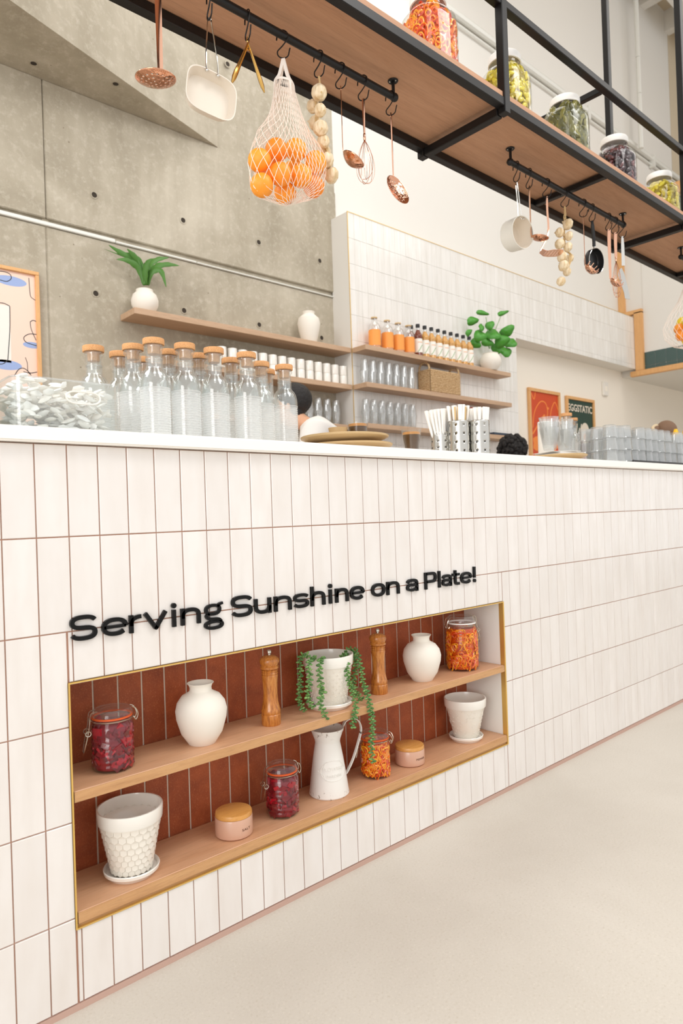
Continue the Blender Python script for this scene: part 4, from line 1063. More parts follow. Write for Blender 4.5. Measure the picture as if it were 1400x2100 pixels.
for i in range(NX + 1):
    for j in range(NY + 1):
        u, v = i / NX, j / NY - .5; w_ = .045 + .04 * min(1, u * 2.2)
        if u > .8: w_ *= math.sqrt(max(.05, 1 - ((u - .8) / .22) ** 2))
        vs.append(tuple(e + f * .098 * u + s_ * w_ * v * 1.0 + Vector((0, 0, -.012 * min(1, u * 5)))))
for i in range(NX):
    for j in range(NY):
        if 4 <= i < NX - 3 and 2 <= j < NY - 2 and (i % 3 == 1) and (j % 2 == 0 if (i // 3) % 2 else j % 2 == 1): continue
        fs.append((i * (NY+1) + j, (i+1) * (NY+1) + j, (i+1) * (NY+1) + j + 1, i * (NY+1) + j + 1))
o = b.add(vs, fs).obj('slotted_blade', 'copper', t, smooth=False); o.modifiers.new('t', 'SOLIDIFY').thickness = .0015
def pasta_fork(x, L, fdir, label, what, hw, hrot, wide_):
    P = hook(x, hrot, what)
    t = thing('pasta_server', label, 'kitchen utensil', P)
    f = Vector((cos(fdir), sin(fdir), 0)); s_ = Vector((-f.y, f.x, 0)); a = (f * .75 - Vector((0, 0, .66))).normalized(); up_ = (f * .66 + Vector((0, 0, .75))).normalized()
    MB().tube([(0, 0, .006), (0, 0, -.01), (0, 0, -L * .6), (0, 0, -L)], .0016, 8, ry=[hw, hw, hw * .75, hw * .6], up=tuple(f) if not wide_ else (cos(TOCAM), sin(TOCAM), 0)).obj('handle', 'copper', t)
    c = Vector((0, 0, -L)) + a * .032
    X = Matrix(((a.x * 1.25, s_.x, up_.x, c.x), (a.y * 1.25, s_.y, up_.y, c.y), (a.z * 1.25, s_.z, up_.z, c.z), (0, 0, 0, 1)))
    o = MB().lathe([(.006, -.014), (.014, -.0125), (.022, -.006), (.026, 0)], 24, X).obj('bowl', 'copper', t); o.modifiers.new('t', 'SOLIDIFY').thickness = .0012
    for k in range(9):
        an = -2.3 + 4.6 * k / 8; p0 = X @ Vector((.026 * cos(an), .026 * sin(an), -.001))
        MB().tube(smooth_pts([p0, p0 + up_ * .010 + (p0 - c) * .12, p0 + up_ * .020 + (p0 - c) * .15], 3), .0021, 5).obj('prong', 'copper', t)
pasta_fork(2.751, .236, RIGHT, 'thin-handled rose-gold pasta server left of the black frying pan', 'holding the thin pasta server', .004, HR, False)
P = hook(2.838, R(-100), 'holding the small black frying pan')
c = at(1223, 535, y=.2)
t, X, n = panobj(P, 'frying_pan', 'small black nonstick frying pan with black handle', 'pan', c, .062, .034, RIGHT - .95, R(-6), 'panside', 'panblack', .002, 'rubber', False)
top = c - P + Vector((0, 0, .060)) - n * .012
MB().tube([top, top + Vector((0, 0, .018))], .006, 8).obj('handle_neck', 'chrome', t)
MB().tube(smooth_pts([top + Vector((0, 0, .016)), top * .6 + Vector((.004, 0, 0)), Vector((.002, 0, -.02)), Vector((0, 0, .002))], 4), [.0085] * 4 + [.009] * 5 + [.007] * 4, 8).obj('handle', 'rubber', t)
pasta_fork(3.010, .250, RIGHT, 'wide-handled rose-gold pasta server beside the far whisk', 'holding the wide pasta server', .010, R(-100), True)
whisk(3.079, .13, .19, .026, 'rose-gold balloon whisk with a wide handle on the second rail', 'holding the whisk on the second rail', .009)
P = hook(3.161, HR, 'holding the steel cake slice')
t = thing('cake_slice', 'long pale steel cake slice at the end of the second rail', 'kitchen utensil', P)
MB().tube([(0, 0, .006), (0, 0, -.04), (0, 0, -.15)], .0022, 6, ry=[.006, .009, .010], up=(cos(TOCAM), sin(TOCAM), 0)).obj('handle', 'chrome', t)
bl = [at(a, b_, y=.2) - P for a, b_ in ((1274, 549), (1268, 555), (1267, 565), (1279, 600), (1281, 612), (1292, 614), (1287, 590), (1279, 560))]
b = MB(); n_ = len(bl); off = Vector((cos(TOCAM), sin(TOCAM), 0)) * .0012
b.add([tuple(p + off) for p in bl] + [tuple(p - off) for p in bl], [tuple(range(n_)), tuple(range(2*n_-1, n_-1, -1))] + [(i, (i+1) % n_, n_ + (i+1) % n_, n_ + i) for i in range(n_)])
b.obj('blade', 'steel', t, smooth=False)
# net bag at right edge
P = hook(4.02, R(-60), 'holding the citrus bag at the right edge')
t = thing('net_shopping_bag', 'white cotton net bag of mixed citrus cut by the right edge of the photo', 'net bag', P)
cc = [(P + Vector((dx, dy, dz)), m_) for dx, dy, dz, m_ in ((-.10, -.03, -.33, 'lemon'), (-.03, -.05, -.36, 'orange'), (.045, -.02, -.34, 'lemon'), (-.05, .04, -.35, 'orange'), (.02, .05, -.30, 'lemon'), (-.055, -.035, -.28, 'lemon'), (-.02, -.02, -.42, 'orange'), (.04, .03, -.41, 'lemon'), (-.08, .02, -.40, 'orange'))]
for k, (c_, m_) in enumerate(cc):
    o = MB().ball(.034, SCL(1, 1, 1.1 if m_ == 'lemon' else 1), 16, 10).obj(m_, m_, None, loc=c_)
    o['label'] = ('yellow lemon' if m_ == 'lemon' else 'orange') + ' inside the net bag at the right edge of the photo'; o['category'] = m_; o['group'] = m_ + 's in the far net bag'
net = MB()
prof2 = [(.028, -.10), (.06, -.18), (.115, -.27), (.142, -.34), (.135, -.40), (.09, -.45), (.03, -.472), (.006, -.475)]
def s2(th, u):
    i = min(len(prof2) - 2, int(u)); w_ = u - i; r = prof2[i][0] * (1-w_) + prof2[i+1][0] * w_; z = prof2[i][1] * (1-w_) + prof2[i+1][1] * w_
    return (r * cos(th) - .02 * min(1, u / 3), r * sin(th), z)
for s_ in (-1, 1):
    for k in range(26):
        net.tube([s2(2*pi*k/26 + s_ * 1.5 * j / 34, 7 * j / 35) for j in range(35)], .0009, 3, cap=False)
net.obj('net', 'net', t, kind='stuff')
for dx in (-1, 1): MB().tube(smooth_pts([(dx * .03, -.01, -.13), (dx * .026, 0, -.10), (dx * .01, 0, -.03), (0, 0, .001)], 4), .007, 4, ry=.001, up=tuple(_r)).obj('strap', 'net', t)

# big jars on the rack
def bigjar(loc, cont, juice, kind_, label, rot=0):
    t = thing('pickle_jar', label, 'jar', loc, rot); rr = .101; H = .305
    fn = lambda a, z, r: 1 + (-.035 + .07 * abs(cos(2 * a)) ** 1.2 if r > rr * .8 else 0)
    MB().lathe([(0, .001), (rr * .9, .001), (rr, .012), (rr, H * .62), (rr * .95, H * .70), (rr * .70, H * .80), (rr * .60, H * .83), (rr * .60, H * .90)], 48, fn=fn).obj('glass_body', 'glass', t)
    MB().lathe([(rr * .62, H * .875), (rr * .665, H * .88), (rr * .665, H * .965), (rr * .63, H * .985), (0, H * .985)], 36).obj('lid', 'lidw', t)
    MB().lathe([(0, .006), (rr * .84, .006), (rr * .86, H * .60), (rr * .8, H * .68), (rr * .5, H * .80), (0, H * .80)], 24, fn=fn).obj('brine', juice, t)
    c = MB()
    for k in range(400 if kind_ == 'rings' else 260):
        a = random.uniform(0, 2*pi); z = random.uniform(.045 if kind_ == 'long' else .022, H * .79); q = rr * .89 if z < H * .62 else rr * (.89 - (z / H - .62) / .17 * .33); q *= fn(a, z, rr)
        X = T((q * cos(a), q * sin(a), z)) @ RZ(a)
        if kind_ == 'rings':
            X = X @ RY(pi/2 + random.uniform(-.5, .5)) @ SCL(1, random.uniform(.45, 1), 1); r1 = random.uniform(.010, .018)
            c.tube([(r1 * cos(w), r1 * sin(w), 0) for w in [2*pi*j/12 for j in range(12)]], .0048, 5, True, X=X)
        elif kind_ == 'long': c.ball(.017, X @ RX(random.gauss(0, .5)) @ SCL(.55, .75, random.uniform(1.8, 2.8)), 8, 7)
        else: c.ball(.0115, X @ RX(random.uniform(-1.5, 1.5)) @ SCL(.7, .9, random.uniform(1.2, 2.1)), 8, 6)
    c.obj('pickled_pieces', cont, t, kind='stuff')
ZB = 2.5945
bigjar((1.545, .14, ZB), 'pepmix', 'pepjuice', 'rings', 'large jar of orange pepper rings, leftmost on the hanging rack', .6)
bigjar((2.04, .15, ZB), 'yelmix', 'yeljuice', 'short', 'large jar of yellow-green peppers beside the upright post of the rack', .6)
bigjar((2.51, .145, ZB), 'cukemix', 'cukejuice', 'long', 'large jar of dark green gherkins on the hanging rack', .6)
bigjar((3.02, .16, ZB), 'olivemix', 'olivejuice', 'short', 'large jar of nearly black olives on the hanging rack', .6)
bigjar((3.59, .175, ZB), 'yelmix', 'yeljuice', 'short', 'large jar of yellow peppers, farthest right on the hanging rack', .6)

# ------------------------------------------------------------------ things on the counter top
CT_ = 1.2205
# bottles
def bottle_proto():
    t = thing('water_bottle', '', 'bottle', (0, 0, 0))
    Rb = .0385; H = .25
    pr = [(0, .0), (Rb * .9, .0), (Rb, .005), (Rb, .012)]
    for k in range(18):
        z = .016 + k * .0064; pr += [(Rb * .992, z), (Rb * .965, z + .0032)]
    pr += [(Rb, .134), (Rb, .138)]
    g = MB().lathe([(Rb * 1.0, .137), (Rb, .138), (Rb * .99, .150), (Rb * .955, .161), (Rb * .885, .171), (Rb * .78, .179), (Rb * .66, .1845), (Rb * .58, .188), (Rb * .55, .194), (Rb * .535, .236), (Rb * .62, .239), (Rb * .64, .243), (Rb * .62, .2475), (Rb * .60, .249), (Rb * .46, .249), (Rb * .46, .196), (Rb * .50, .188), (Rb * .74, .173), (Rb * .90, .156), (Rb * .95, .140)], 40).obj('glass_neck', 'bottleglass', t, ang=60)
    MB().lathe(pr, 40).obj('ribbed_body', 'water', t, ang=60)
    MB().lathe([(Rb * .535, .2125), (Rb * .50, .2105), (0, .2105)], 24).obj('water_surface', 'bottleglass', t)
    MB().tube([(Rb * .545 * cos(a), Rb * .545 * sin(a), .2115) for a in [2*pi*k/28 for k in range(28)]], .0011, 5, True).obj('waterline', 'tumbler', t)
    c = MB().lathe([(0, .2492), (.0268, .2492), (.0274, .251), (.0274, .2625), (.0264, .2645), (0, .2645)], 28).obj('cork_stopper', 'cork', t)
    MB().lathe([(0, .2255), (.0150, .2255), (.0160, .2485), (0, .2485)], 20).obj('cork_plug', 'cork', c)
    return t
bp = bottle_proto()
BT = [(.324, .307, 'partly behind the acrylic bin, leftmost of the cork-stopped bottles'), (.406, .329, 'small-looking in back row, second cork from the left'), (.401, .236, 'third cork from the left, touching the bin end'),
      (.418, .153, 'tallest-looking in front, nearest the camera'), (.504, .237, 'in the middle row just right of the nearest bottle'), (.490, .357, 'in the back row, almost hidden behind the nearest bottle'),
      (.507, .153, 'in the front row, right of the nearest bottle'), (.594, .231, 'in the middle row between the second and third front bottles'), (.594, .150, 'third in the front row from the left'),
      (.698, .227, 'in the middle row between the third and fourth front bottles'), (.697, .145, 'fourth in the front row from the left'), (.797, .218, 'middle row, behind and right of the fourth front bottle'),
      (.874, .294, 'smallest-looking cork, just behind the rightmost bottle'), (.881, .212, 'standing alone at the right end of the bottle group')]
for i, (x, y, l) in enumerate(BT):
    o = bp if i == 0 else dup(bp, (0, 0, 0)); o.location = (x, y, CT_); o.rotation_euler = (0, 0, i * .7)
    o['label'] = 'clear cork-stopped water bottle, ' + l; o['group'] = 'cork-stopped water bottles on the counter'
# acrylic bins with packets
def binn(x0, x1, y0, y1, h, label, seed):
    t = thing('acrylic_bin', label, 'storage bin', (x0, y0, CT_)); w, d = x1 - x0, y1 - y0; rd = .025
    def rr_(o_):
        P = []
        for cx_, cy_, a0 in ((w - rd, d - rd, 0), (rd, d - rd, 90), (rd, rd, 180), (w - rd, rd, 270)):
            for k in range(9): a = R(a0 + 90 * k / 8); q = rd - o_ - (.0012 if k % 2 else 0); P.append((cx_ + q * cos(a), cy_ + q * sin(a)))
        return P
    b = MB(); o1, i1 = rr_(0), rr_(.003); n = len(o1)
    vs = [(x, y, 0) for x, y in o1] + [(x, y, h) for x, y in o1] + [(x, y, h) for x, y in i1] + [(x, y, .003) for x, y in i1]
    fs = [tuple(range(n)), tuple(range(3*n, 4*n))]
    for L in range(3): fs += [(L*n + k, L*n + (k+1) % n, (L+1)*n + (k+1) % n, (L+1)*n + k) for k in range(n)]
    b.add(vs, fs).obj('body', 'glass2', t)
    MB().tube([(x, y, h) for x, y in rr_(.001)],   .0024, 6, True).obj('rim', 'tumbler', t)
    m_ = w * .62
    MB().tube([(m_ + .038 * math.copysign(abs(cos(a)) ** .5, cos(a)), -.0035, h * .68 + .0135 * sin(a)) for a in [2*pi*k/28 for k in range(28)]], .0022, 6, True, ry=.003).obj('handle_ring', 'ceram', t)
    rnd = random.Random(seed); p = MB()
    for k in range(420):
        x, y = rnd.uniform(.022, w - .022), rnd.uniform(.02, d - .02); z = rnd.uniform(.008, h * (.98 if rnd.random() < .8 else 1.1) - .012) 
        X = T((x, y, z)) @ RZ(rnd.uniform(0, 6.28)) @ RX(rnd.uniform(-1.0, 1.0)) @ RY(rnd.uniform(-.6, .6))
        p.ball(.010, X @ SCL(1.7, .95, .40), 6, 4)
    for k in range(26):
        x, y = rnd.uniform(.03, w * .6), rnd.uniform(.03, d - .03); X = T((x, y, h + rnd.uniform(-.004, .008))) @ RZ(rnd.uniform(0, 6.28)) @ RX(rnd.uniform(-.5, .5))
        p.ball(.011, X @ SCL(1.6, .9, .45), 6, 4)
    p.obj('packets', 'packet', t, smooth=True, kind='stuff')
xr = .283
binn(.045, xr, .055, .26, .115, 'clear acrylic bin heaped with small white packets beside the bottles', 1)
binn(-.24, .030, .075, .28, .122, 'clear acrylic bin of white packets cut by the left edge', 2)
# plates, cups
def plate(loc, r, label, tilt=0):
    t = MB().lathe([(0, 0), (r * .5, 0), (r * .55, .002), (r * .90, .018), (r * .99, .024), (r, .029), (r * .985, .0305), (r * .95, .027), (r * .88, .020), (r * .5, .006), (0, .005)], 56).obj('serving_plate', 'tan')
    t.location = loc; t.rotation_euler = (0, tilt, 0); t['label'] = label; t['category'] = 'plate'; return t
plate((1.14, .215, CT_), .150, 'tan stoneware plate, lower of the two stacked beside the bottles')
plate((1.118, .205, CT_ + .026), .146, 'tan stoneware plate, upper one carrying two small cups')
def cup(loc, r0_, r1_, h, label, coffee=True, lvl=.85):
    t = thing('coffee_glass', label, 'glass', loc)
    MB().lathe([(0, 0), (r0_ * .95, 0), (r0_, .002), (r1_, h), (r1_ - .002, h), (r0_ - .0015, .006), (0, .006)], 28, fn=lambda a, z, r: 1 + .006 * cos(10 * a)).obj('glass_body', 'glass', t)
    rl = r0_ + (r1_ - r0_) * lvl
    MB().lathe([(0, .0065), (r0_ - .003, .0065), (rl - .0032, h * lvl - .006), (0, h * lvl - .006)], 28).obj('coffee', 'coffee', t)
    MB().lathe([(rl - .0032, h * lvl - .007), (rl - .0028, h * lvl + .001), (rl * .8, h * lvl + .0025), (0, h * lvl + .001)], 28).obj('foam', 'foam', t)
    return t
cup((1.402, .165, CT_), .024, .036, .094, 'glass of iced coffee with pale foam standing beside the plates')
cup((1.132, .155, CT_ + .0535), .030, .034, .044, 'short glass of coffee on the stacked plates')
t = thing('ramekin', 'tan stoneware dish of coffee on the stacked plates', 'dish', (1.058, .170, CT_ + .0535))
MB().lathe([(0, 0), (.026, 0), (.031, .024), (.0295, .024), (.0255, .003), (0, .003)], 28).obj('body', 'tan', t)
MB().lathe([(0, .017), (.028, .0185)], 24).obj('coffee', 'milk', t)
# straw holders
def holder(loc, h, label, sh, n, seed, lean, flab):
    t = thing('straw_holder', label, 'straw holder', loc)
    rad = .0395; vs = []; fs = []; ns, nz = 64, 34
    for i in range(nz + 1):
        for k in range(ns): vs.append((rad * cos(2*pi*k/ns), rad * sin(2*pi*k/ns), h * i / nz))
    for i in range(nz):
        for k in range(ns):
            if (k % 8) in (3, 4) and (i % 8) in (5, 6) and 3 < i < nz - 1: continue
            fs.append((i*ns + k, i*ns + (k+1) % ns, (i+1)*ns + (k+1) % ns, (i+1)*ns + k))
    o = MB().add(vs, fs).obj('perforated_body', 'steel', t); o.modifiers.new('t', 'SOLIDIFY').thickness = .0012
    MB().lathe([(0, .001), (rad, .001)], 32).obj('base', 'steel', t)
    rnd = random.Random(seed)
    base = MB().tube([(0, 0, 0), (0, 0, sh)], .0052, 6).mesh('straw', 'paper')
    wood = MB().tube([(0, 0, 0), (0, 0, sh * .96)], .0022, 4, ry=.003).mesh('stirrer', 'straw')
    for k in range(n):
        a = rnd.uniform(0, 2*pi); qq = math.sqrt(rnd.random()); q = rad * .45 * qq; ti = (rad * .42 * qq) / h
        st = flab == 'stirrers' and rnd.random() < .5
        o = bpy.data.objects.new('stirrer' if st else 'straw', wood if st else base); COL.objects.link(o)
        o.location = Vector(loc) + Vector((q * cos(a) - lean * .05, q * sin(a), .003)); o.rotation_euler = (-ti * sin(a), ti * cos(a) + lean, 0)
        o['label'] = ('pale wooden stirrer' if st else 'white paper-wrapped straw') + ' standing in the ' + label.split(',')[0]; o['category'] = 'stirrer' if st else 'straw'; o['group'] = ('stirrers' if st else 'straws') + ' in the ' + label.split(',')[0]
hx = at(904, 905, y=.235); holder((hx.x, .235, CT_), .105, 'left perforated steel holder, shortest of three and leaning with straws', .19, 34, 3, -.16, 'straws')
hx = at(941, 905, y=.16); holder((hx.x, .16, CT_), .138, 'middle perforated steel holder, packed with stirrers and straws', .195, 54, 4, 0, 'stirrers')
hx = at(985, 905, y=.11); holder((hx.x, .115, CT_), .138, 'right perforated steel holder, full of white straws', .185, 46, 5, .0, 'straws')
# tumblers
def tumbler_mesh(r0_, r1_, h, seg=20):
    return MB().lathe([(0, .001), (r0_ * .93, .001), (r0_, .005), (r1_, h), (r1_ - .0022, h), (r0_ - .002, .010), (0, .009)], seg, fn=lambda a, z, r: 1 + .02 * cos(10 * a)).mesh('tumbler', 'tumbler')
tmb = tumbler_mesh(.027, .043, .095, 40)
pl = plate((2.36, .160, CT_), .130, 'tan plate under the tall stacked tumblers, covered with napkins')
nk = thing('napkin_stack', 'stack of white paper napkins on the tan plate under the tumblers', 'napkins', (2.36, .16, CT_ + .0315))
for k in range(5): MB().box(-.075, .075, -.07, .07, k * .003, k * .003 + .002, T((random.uniform(-.02, .03), random.uniform(-.01, .01), 0)) @ RZ(random.uniform(-.35, .35)) @ RY(random.uniform(-.02, .02))).obj('napkin', 'paper', nk, smooth=False)
for s_, (x, y) in enumerate(((2.245, .125), (2.385, .135))):
    for k in range(3):
        o = bpy.data.objects.new('tumbler', tmb); COL.objects.link(o); o.location = (x, y, CT_ + .0475 + k * .0235); o.rotation_euler = (0, 0, k * .2)
        o['label'] = '%s tumbler in the %s nested stack on the napkin plate' % (['lowest', 'middle', 'topmost'][k], ['left', 'right'][s_]); o['category'] = 'glass'; o['group'] = 'nested tumblers on the napkin plate'
t = thing('paper_cup', 'plain white upturned cup rising behind the nested tumblers', 'cup', (2.455, .27, CT_))
MB().lathe([(.036, 0), (.036, .20), (.034, .203), (0, .204)], 28).obj('body', 'ceram', t)
MB().tube([(.0362 * cos(a), .0362 * sin(a), .1) for a in [2*pi*k/24 for k in range(24)]], .001, 4, True).obj('seam_ring', 'ceram', t)
for (x, y, l) in ((2.70, .30, 'standing behind the nested tumblers, nearer one'), (2.90, .38, 'standing behind the nested tumblers, farther one')):
    o = dup(bp, (x, y, CT_)); o['label'] = 'clear cork-stopped water bottle ' + l
ty = thing('glass_tray', 'thin black tray under the rows of upturned glasses at the right', 'tray', (3.4, .2, CT_))
MB().box(-.62, .9, -.19, .17, 0, .006).obj('base', 'rubber', ty, smooth=False, bevel=.002)
for a in ((-.62, .9, -.192, -.186), (-.62, .9, .166, .172)): MB().box(a[0], a[1], a[2], a[3], .001, .012).obj('lip', 'rubber', ty, smooth=False)
ug = MB().lathe([(.0345, 0), (.0345, .003), (.033, .012), (.029, .050), (.0285, .0555), (.024, .058), (0, .0575), (0, .050), (.026, .048), (.0325, .003)], 24, fn=lambda a, z, r: 1 + .03 * cos(10 * a)).mesh('upturned_glass', 'tumbler')
n_ = 0
for row in range(3):
    for cx_ in range(14):
        for k in range(3):
            if k == 2 and (row, cx_) in ((0, 3), (0, 9)): continue
            x = 2.66 + cx_ * .075 + (.0 if row == 0 else .03 * row); y = .062 + row * .078
            zb = CT_ + (.0065 if x > 2.78 else .0005) + k * .0585
            o = bpy.data.objects.new('upturned_glass', ug); COL.objects.link(o); o.location = (x, y, zb); o.rotation_euler = (0, 0, cx_)
            o['label'] = '%s upturned glass of the %s stack in the %s row of glasses' % (['bottom', 'middle', 'top'][k], ORD[cx_], ['front', 'middle', 'back'][row]); o['category'] = 'glass'; o['group'] = 'upturned glasses stacked on the right of the counter'
for px, l in ((1385, 'behind the upturned glasses, left one'), (1404, 'behind the upturned glasses, cut by the right edge')):
    p = at(px, 880, y=.45)
    t = thing('squeeze_bottle', 'yellow squeeze bottle nozzle ' + l, 'bottle', (p.x, .45, CT_))
    h = p.z - CT_
    MB().lathe([(0, 0), (.032, 0), (.034, .004), (.034, h * .62), (.030, h * .68)], 24).obj('body', 'label', t)
    MB().lathe([(.033, h * .68), (.035, h * .70), (.033, h * .80), (.020, h * .9), (.010, h), (0, h)], 20).obj('nozzle_cap', 'yellowp', t)

# ------------------------------------------------------------------ back shelves and their contents
SH = {}
def shelf(x0, x1, y0, y1, z, label):
    o = MB().box(x0, x1, y0, y1, z, z + .038).obj('wall_shelf', 'oak_wall', smooth=False, bevel=.002); o['label'] = label; o['category'] = 'shelf'; o['group'] = 'oak shelves on the back wall'
zs = (2.277, 1.990, 1.675)
for z, l in zip(zs, ('highest', 'middle', 'lowest')):
    shelf(1.45, 3.228, TY, WY - .001, z, 'long pale oak shelf on the concrete wall, %s of its three' % l)
    shelf(3.24, 5.16, 2.25, TY - .002, z, 'pale oak shelf on the white tiled wall, %s of its three' % l)
S1, S2_, S3 = [z + .0385 for z in zs]
# plant left
t = thing('bird_nest_fern', 'strap-leaved green fern in a round white pot on the top left shelf', 'plant', (1.568, 2.50, S1))
MB().lathe([(0, 0), (.045, 0), (.066, .02), (.082, .055), (.083, .085), (.072, .118), (.052, .136), (.052, .15), (.047, .15), (.046, .135), (.06, .11), (0, .10)], 36).obj('pot', 'matte', t)
PO = Vector((1.568, 2.50, S1))
def leafstrip(b, pts, w, wave=.0):
    P = smooth_pts(pts, 5); n = len(P); vs = []; fs = []
    for i, p in enumerate(P):
        u = i / (n - 1); tg = (P[min(i+1, n-1)] - P[max(i-1, 0)]).normalized(); sd = tg.cross(FW).normalized()
        ww = w * (sin(pi * min(1, u * .93 + .1)) ** .7) * (1 + wave * sin(i * 1.9)); dn = tg.cross(sd).normalized() * ww * .25
        vs += [tuple(p + sd * ww + dn), tuple(p - dn * .3), tuple(p - sd * ww + dn)]
    for i in range(n - 1):
        for j in range(2): fs.append((3*i + j, 3*i + j + 1, 3*i + 4 + j, 3*i + 3 + j))
    b.add(vs, fs)
LV = [[(296, 585), (285, 552), (262, 535), (238, 532)], [(298, 585), (278, 535), (250, 520), (222, 502)], [(300, 585), (290, 545), (275, 525), (260, 510)], [(299, 585), (298, 560), (303, 540), (312, 530)],
      [(302, 585), (308, 545), (325, 532), (347, 528)], [(302, 585), (315, 552), (340, 543), (368, 545)], [(303, 585), (310, 560), (330, 556), (341, 590)], [(300, 585), (295, 560), (285, 540), (212, 510)], [(302, 585), (304, 560), (300, 548), (296, 538)]]
for i, L in enumerate(LV):
    b = MB(); dy = [.0, .012, .0, -.03, .01, -.02, -.04, .012, .0][i]
    leafstrip(b, [at(px, py, y=2.5 + dy * k) - PO for k, (px, py) in enumerate(L)], .019 if i != 7 else .008, .12)
    o = b.obj('leaf', 'leaf', t, ang=80); o.modifiers.new('t', 'SOLIDIFY').thickness = .0012
t = thing('tall_vase', 'matte white shouldered vase on the top left shelf near the corner', 'vase', (2.885, 2.49, S1))
MB().lathe([(0, 0), (.05, 0), (.056, .01), (.078, .10), (.086, .155), (.078, .19), (.055, .21), (.045, .22), (.045, .232), (.05, .24), (.044, .24), (.04, .225), (0, .05)], 36).obj('body', 'matte', t)
# cups
cpb = MB().lathe([(0, 0), (.030, 0), (.033, .004), (.034, .072), (.033, .0745), (.0305, .0745), (.029, .006), (0, .006)], 20).mesh('white_cup', 'ceram')
for i in range(14):
    for k in range(2):
        o = bpy.data.objects.new('stacked_cup', cpb); COL.objects.link(o); o.location = (2.10 + i * .0845, 2.475, S2_ + k * .075)
        o['label'] = 'white handleless cup, %s of the %s pair from the left on the middle left shelf' % (['lower', 'upper'][k], ORD[i]); o['category'] = 'cup'; o['group'] = 'white cups on the middle left shelf'
gg = MB().lathe([(0, .001), (.023, .001), (.026, .006), (.030, .055), (.037, .1), (.0355, .1), (.028, .055), (.023, .012), (0, .012)], 20, fn=lambda a, z, r: 1 + .015 * cos(9 * a)).mesh('stacked_glass', 'tumbler')
def glasses(xs, y, z, where):
    for i, x in enumerate(xs):
        for k in range(2):
            o = bpy.data.objects.new('stacked_glass', gg); COL.objects.link(o)
            o.location = (x, y, z + .1 + .1 * k if 0 else z + k * .1005)
            if k == 1: o.location = (x, y, z + .2015); o.rotation_euler = (pi, 0, 0)
            o['label'] = 'clear glass, %s of the %s pair from the left on the %s' % (['lower', 'upper'][k], ORD[i], where); o['category'] = 'glass'; o['group'] = 'glasses on the ' + where
glasses([3.30, 3.39, 3.48, 3.57, 3.66, 3.75, 3.84], 2.335, S2_, 'middle right shelf')
glasses([3.30, 3.39, 3.48, 3.57, 3.66, 3.75, 3.84], 2.335, S3, 'lowest right shelf')
glasses([2.68, 2.77, 2.86, 2.95, 3.04, 3.13], 2.49, S3, 'lowest left shelf')
# orange bottles
def ojb():
    t = thing('juice_bottle', '', 'bottle', (0, 0, 0))
    MB().lathe([(0, 0), (.045, 0), (.048, .006), (.048, .165), (.040, .190), (.024, .210), (.021, .238), (.024, .240), (.024, .246), (0, .246)], 28).obj('body', 'tumbler', t)
    MB().lathe([(0, .004), (.044, .004), (.044, .150), (0, .150)], 24).obj('drink', 'oj', t)
    MB().lathe([(.0485, .022), (.0487, .145)], 32).obj('label', 'oj', t)
    MB().lathe([(.025, .240), (.026, .242), (.026, .250), (0, .251)], 20).obj('cap', 'straw', t)
    b = MB()
    for k in range(5): b.tube([(.049 * cos(a), .049 * sin(a), .06 + k * .014 + .003 * sin(a * 9)) for a in [R(-40) + .28 * (j / 8) for j in range(9)]], .0016, 4)
    b.obj('printed_lettering', 'ink', t)
    return t
oj = ojb()
for i, x in enumerate((3.418, 3.563, 3.690, 3.815)):
    o = oj if i == 0 else dup(oj, (0, 0, 0)); o.location = (x, 2.325, S1); o['label'] = 'tapered bottle with orange label, %s from the left on the top right shelf' % ORD[i]; o['group'] = 'orange-labelled bottles'
def syr(m_):
    t = thing('syrup_bottle', '', 'bottle', (0, 0, 0))
    MB().lathe([(0, 0), (.034, 0), (.037, .005), (.037, .015), (.035, .02), (.035, .165), (.037, .17), (.034, .185), (.018, .215), (.0155, .226)], 24).obj('filled_body', m_, t)
    MB().lathe([(.0155, .226), (.0145, .232), (.0145, .255), (0, .256)], 20).obj('glass_neck', 'tumbler', t)
    MB().lathe([(.0165, .250), (.0172, .252), (.0172, .275), (.016, .277), (0, .277)], 16).obj('cap', 'rubber', t)
    MB().lathe([(.0358, .035), (.036, .15)], 28).obj('label', 'label', t)
    MB().tube([(.0363 * cos(a), .0363 * sin(a), .07 + .03 * sin((a + 1.9) * 2)) for a in [R(-150) + j * .12 for j in range(12)]], .0022, 4).obj('printed_motif', 'limeprint', t)
    MB().tube([(.0363 * cos(a), .0363 * sin(a), .12) for a in [R(-140) + j * .1 for j in range(12)]], .0022, 4).obj('printed_band', 'oj', t)
    return t
sd_, sl_ = syr('syr_d'), syr('syr_l'); fd = fl = True
xs_ = [3.925, 4.012, 4.098, 4.185, 4.272, 4.359, 4.446, 4.533, 4.620]
for i, x in enumerate(xs_):
    src = sd_ if i < 1 else sl_
    if i == 0: o = sd_
    elif i == 1: o = sl_
    else: o = dup(src, (0, 0, 0))
    o.location = (x, 2.318, S1); o['label'] = '%s syrup bottle with black cap and white label, %s from the orange-labelled bottles' % ('dark amber' if i < 1 else 'pale golden', ORD[i]); o['group'] = 'syrup bottles on the top right shelf'
o = dup(sd_, (3.905, 2.375, S1)); o['label'] = 'dark syrup bottle half hidden behind the last orange-labelled bottle'
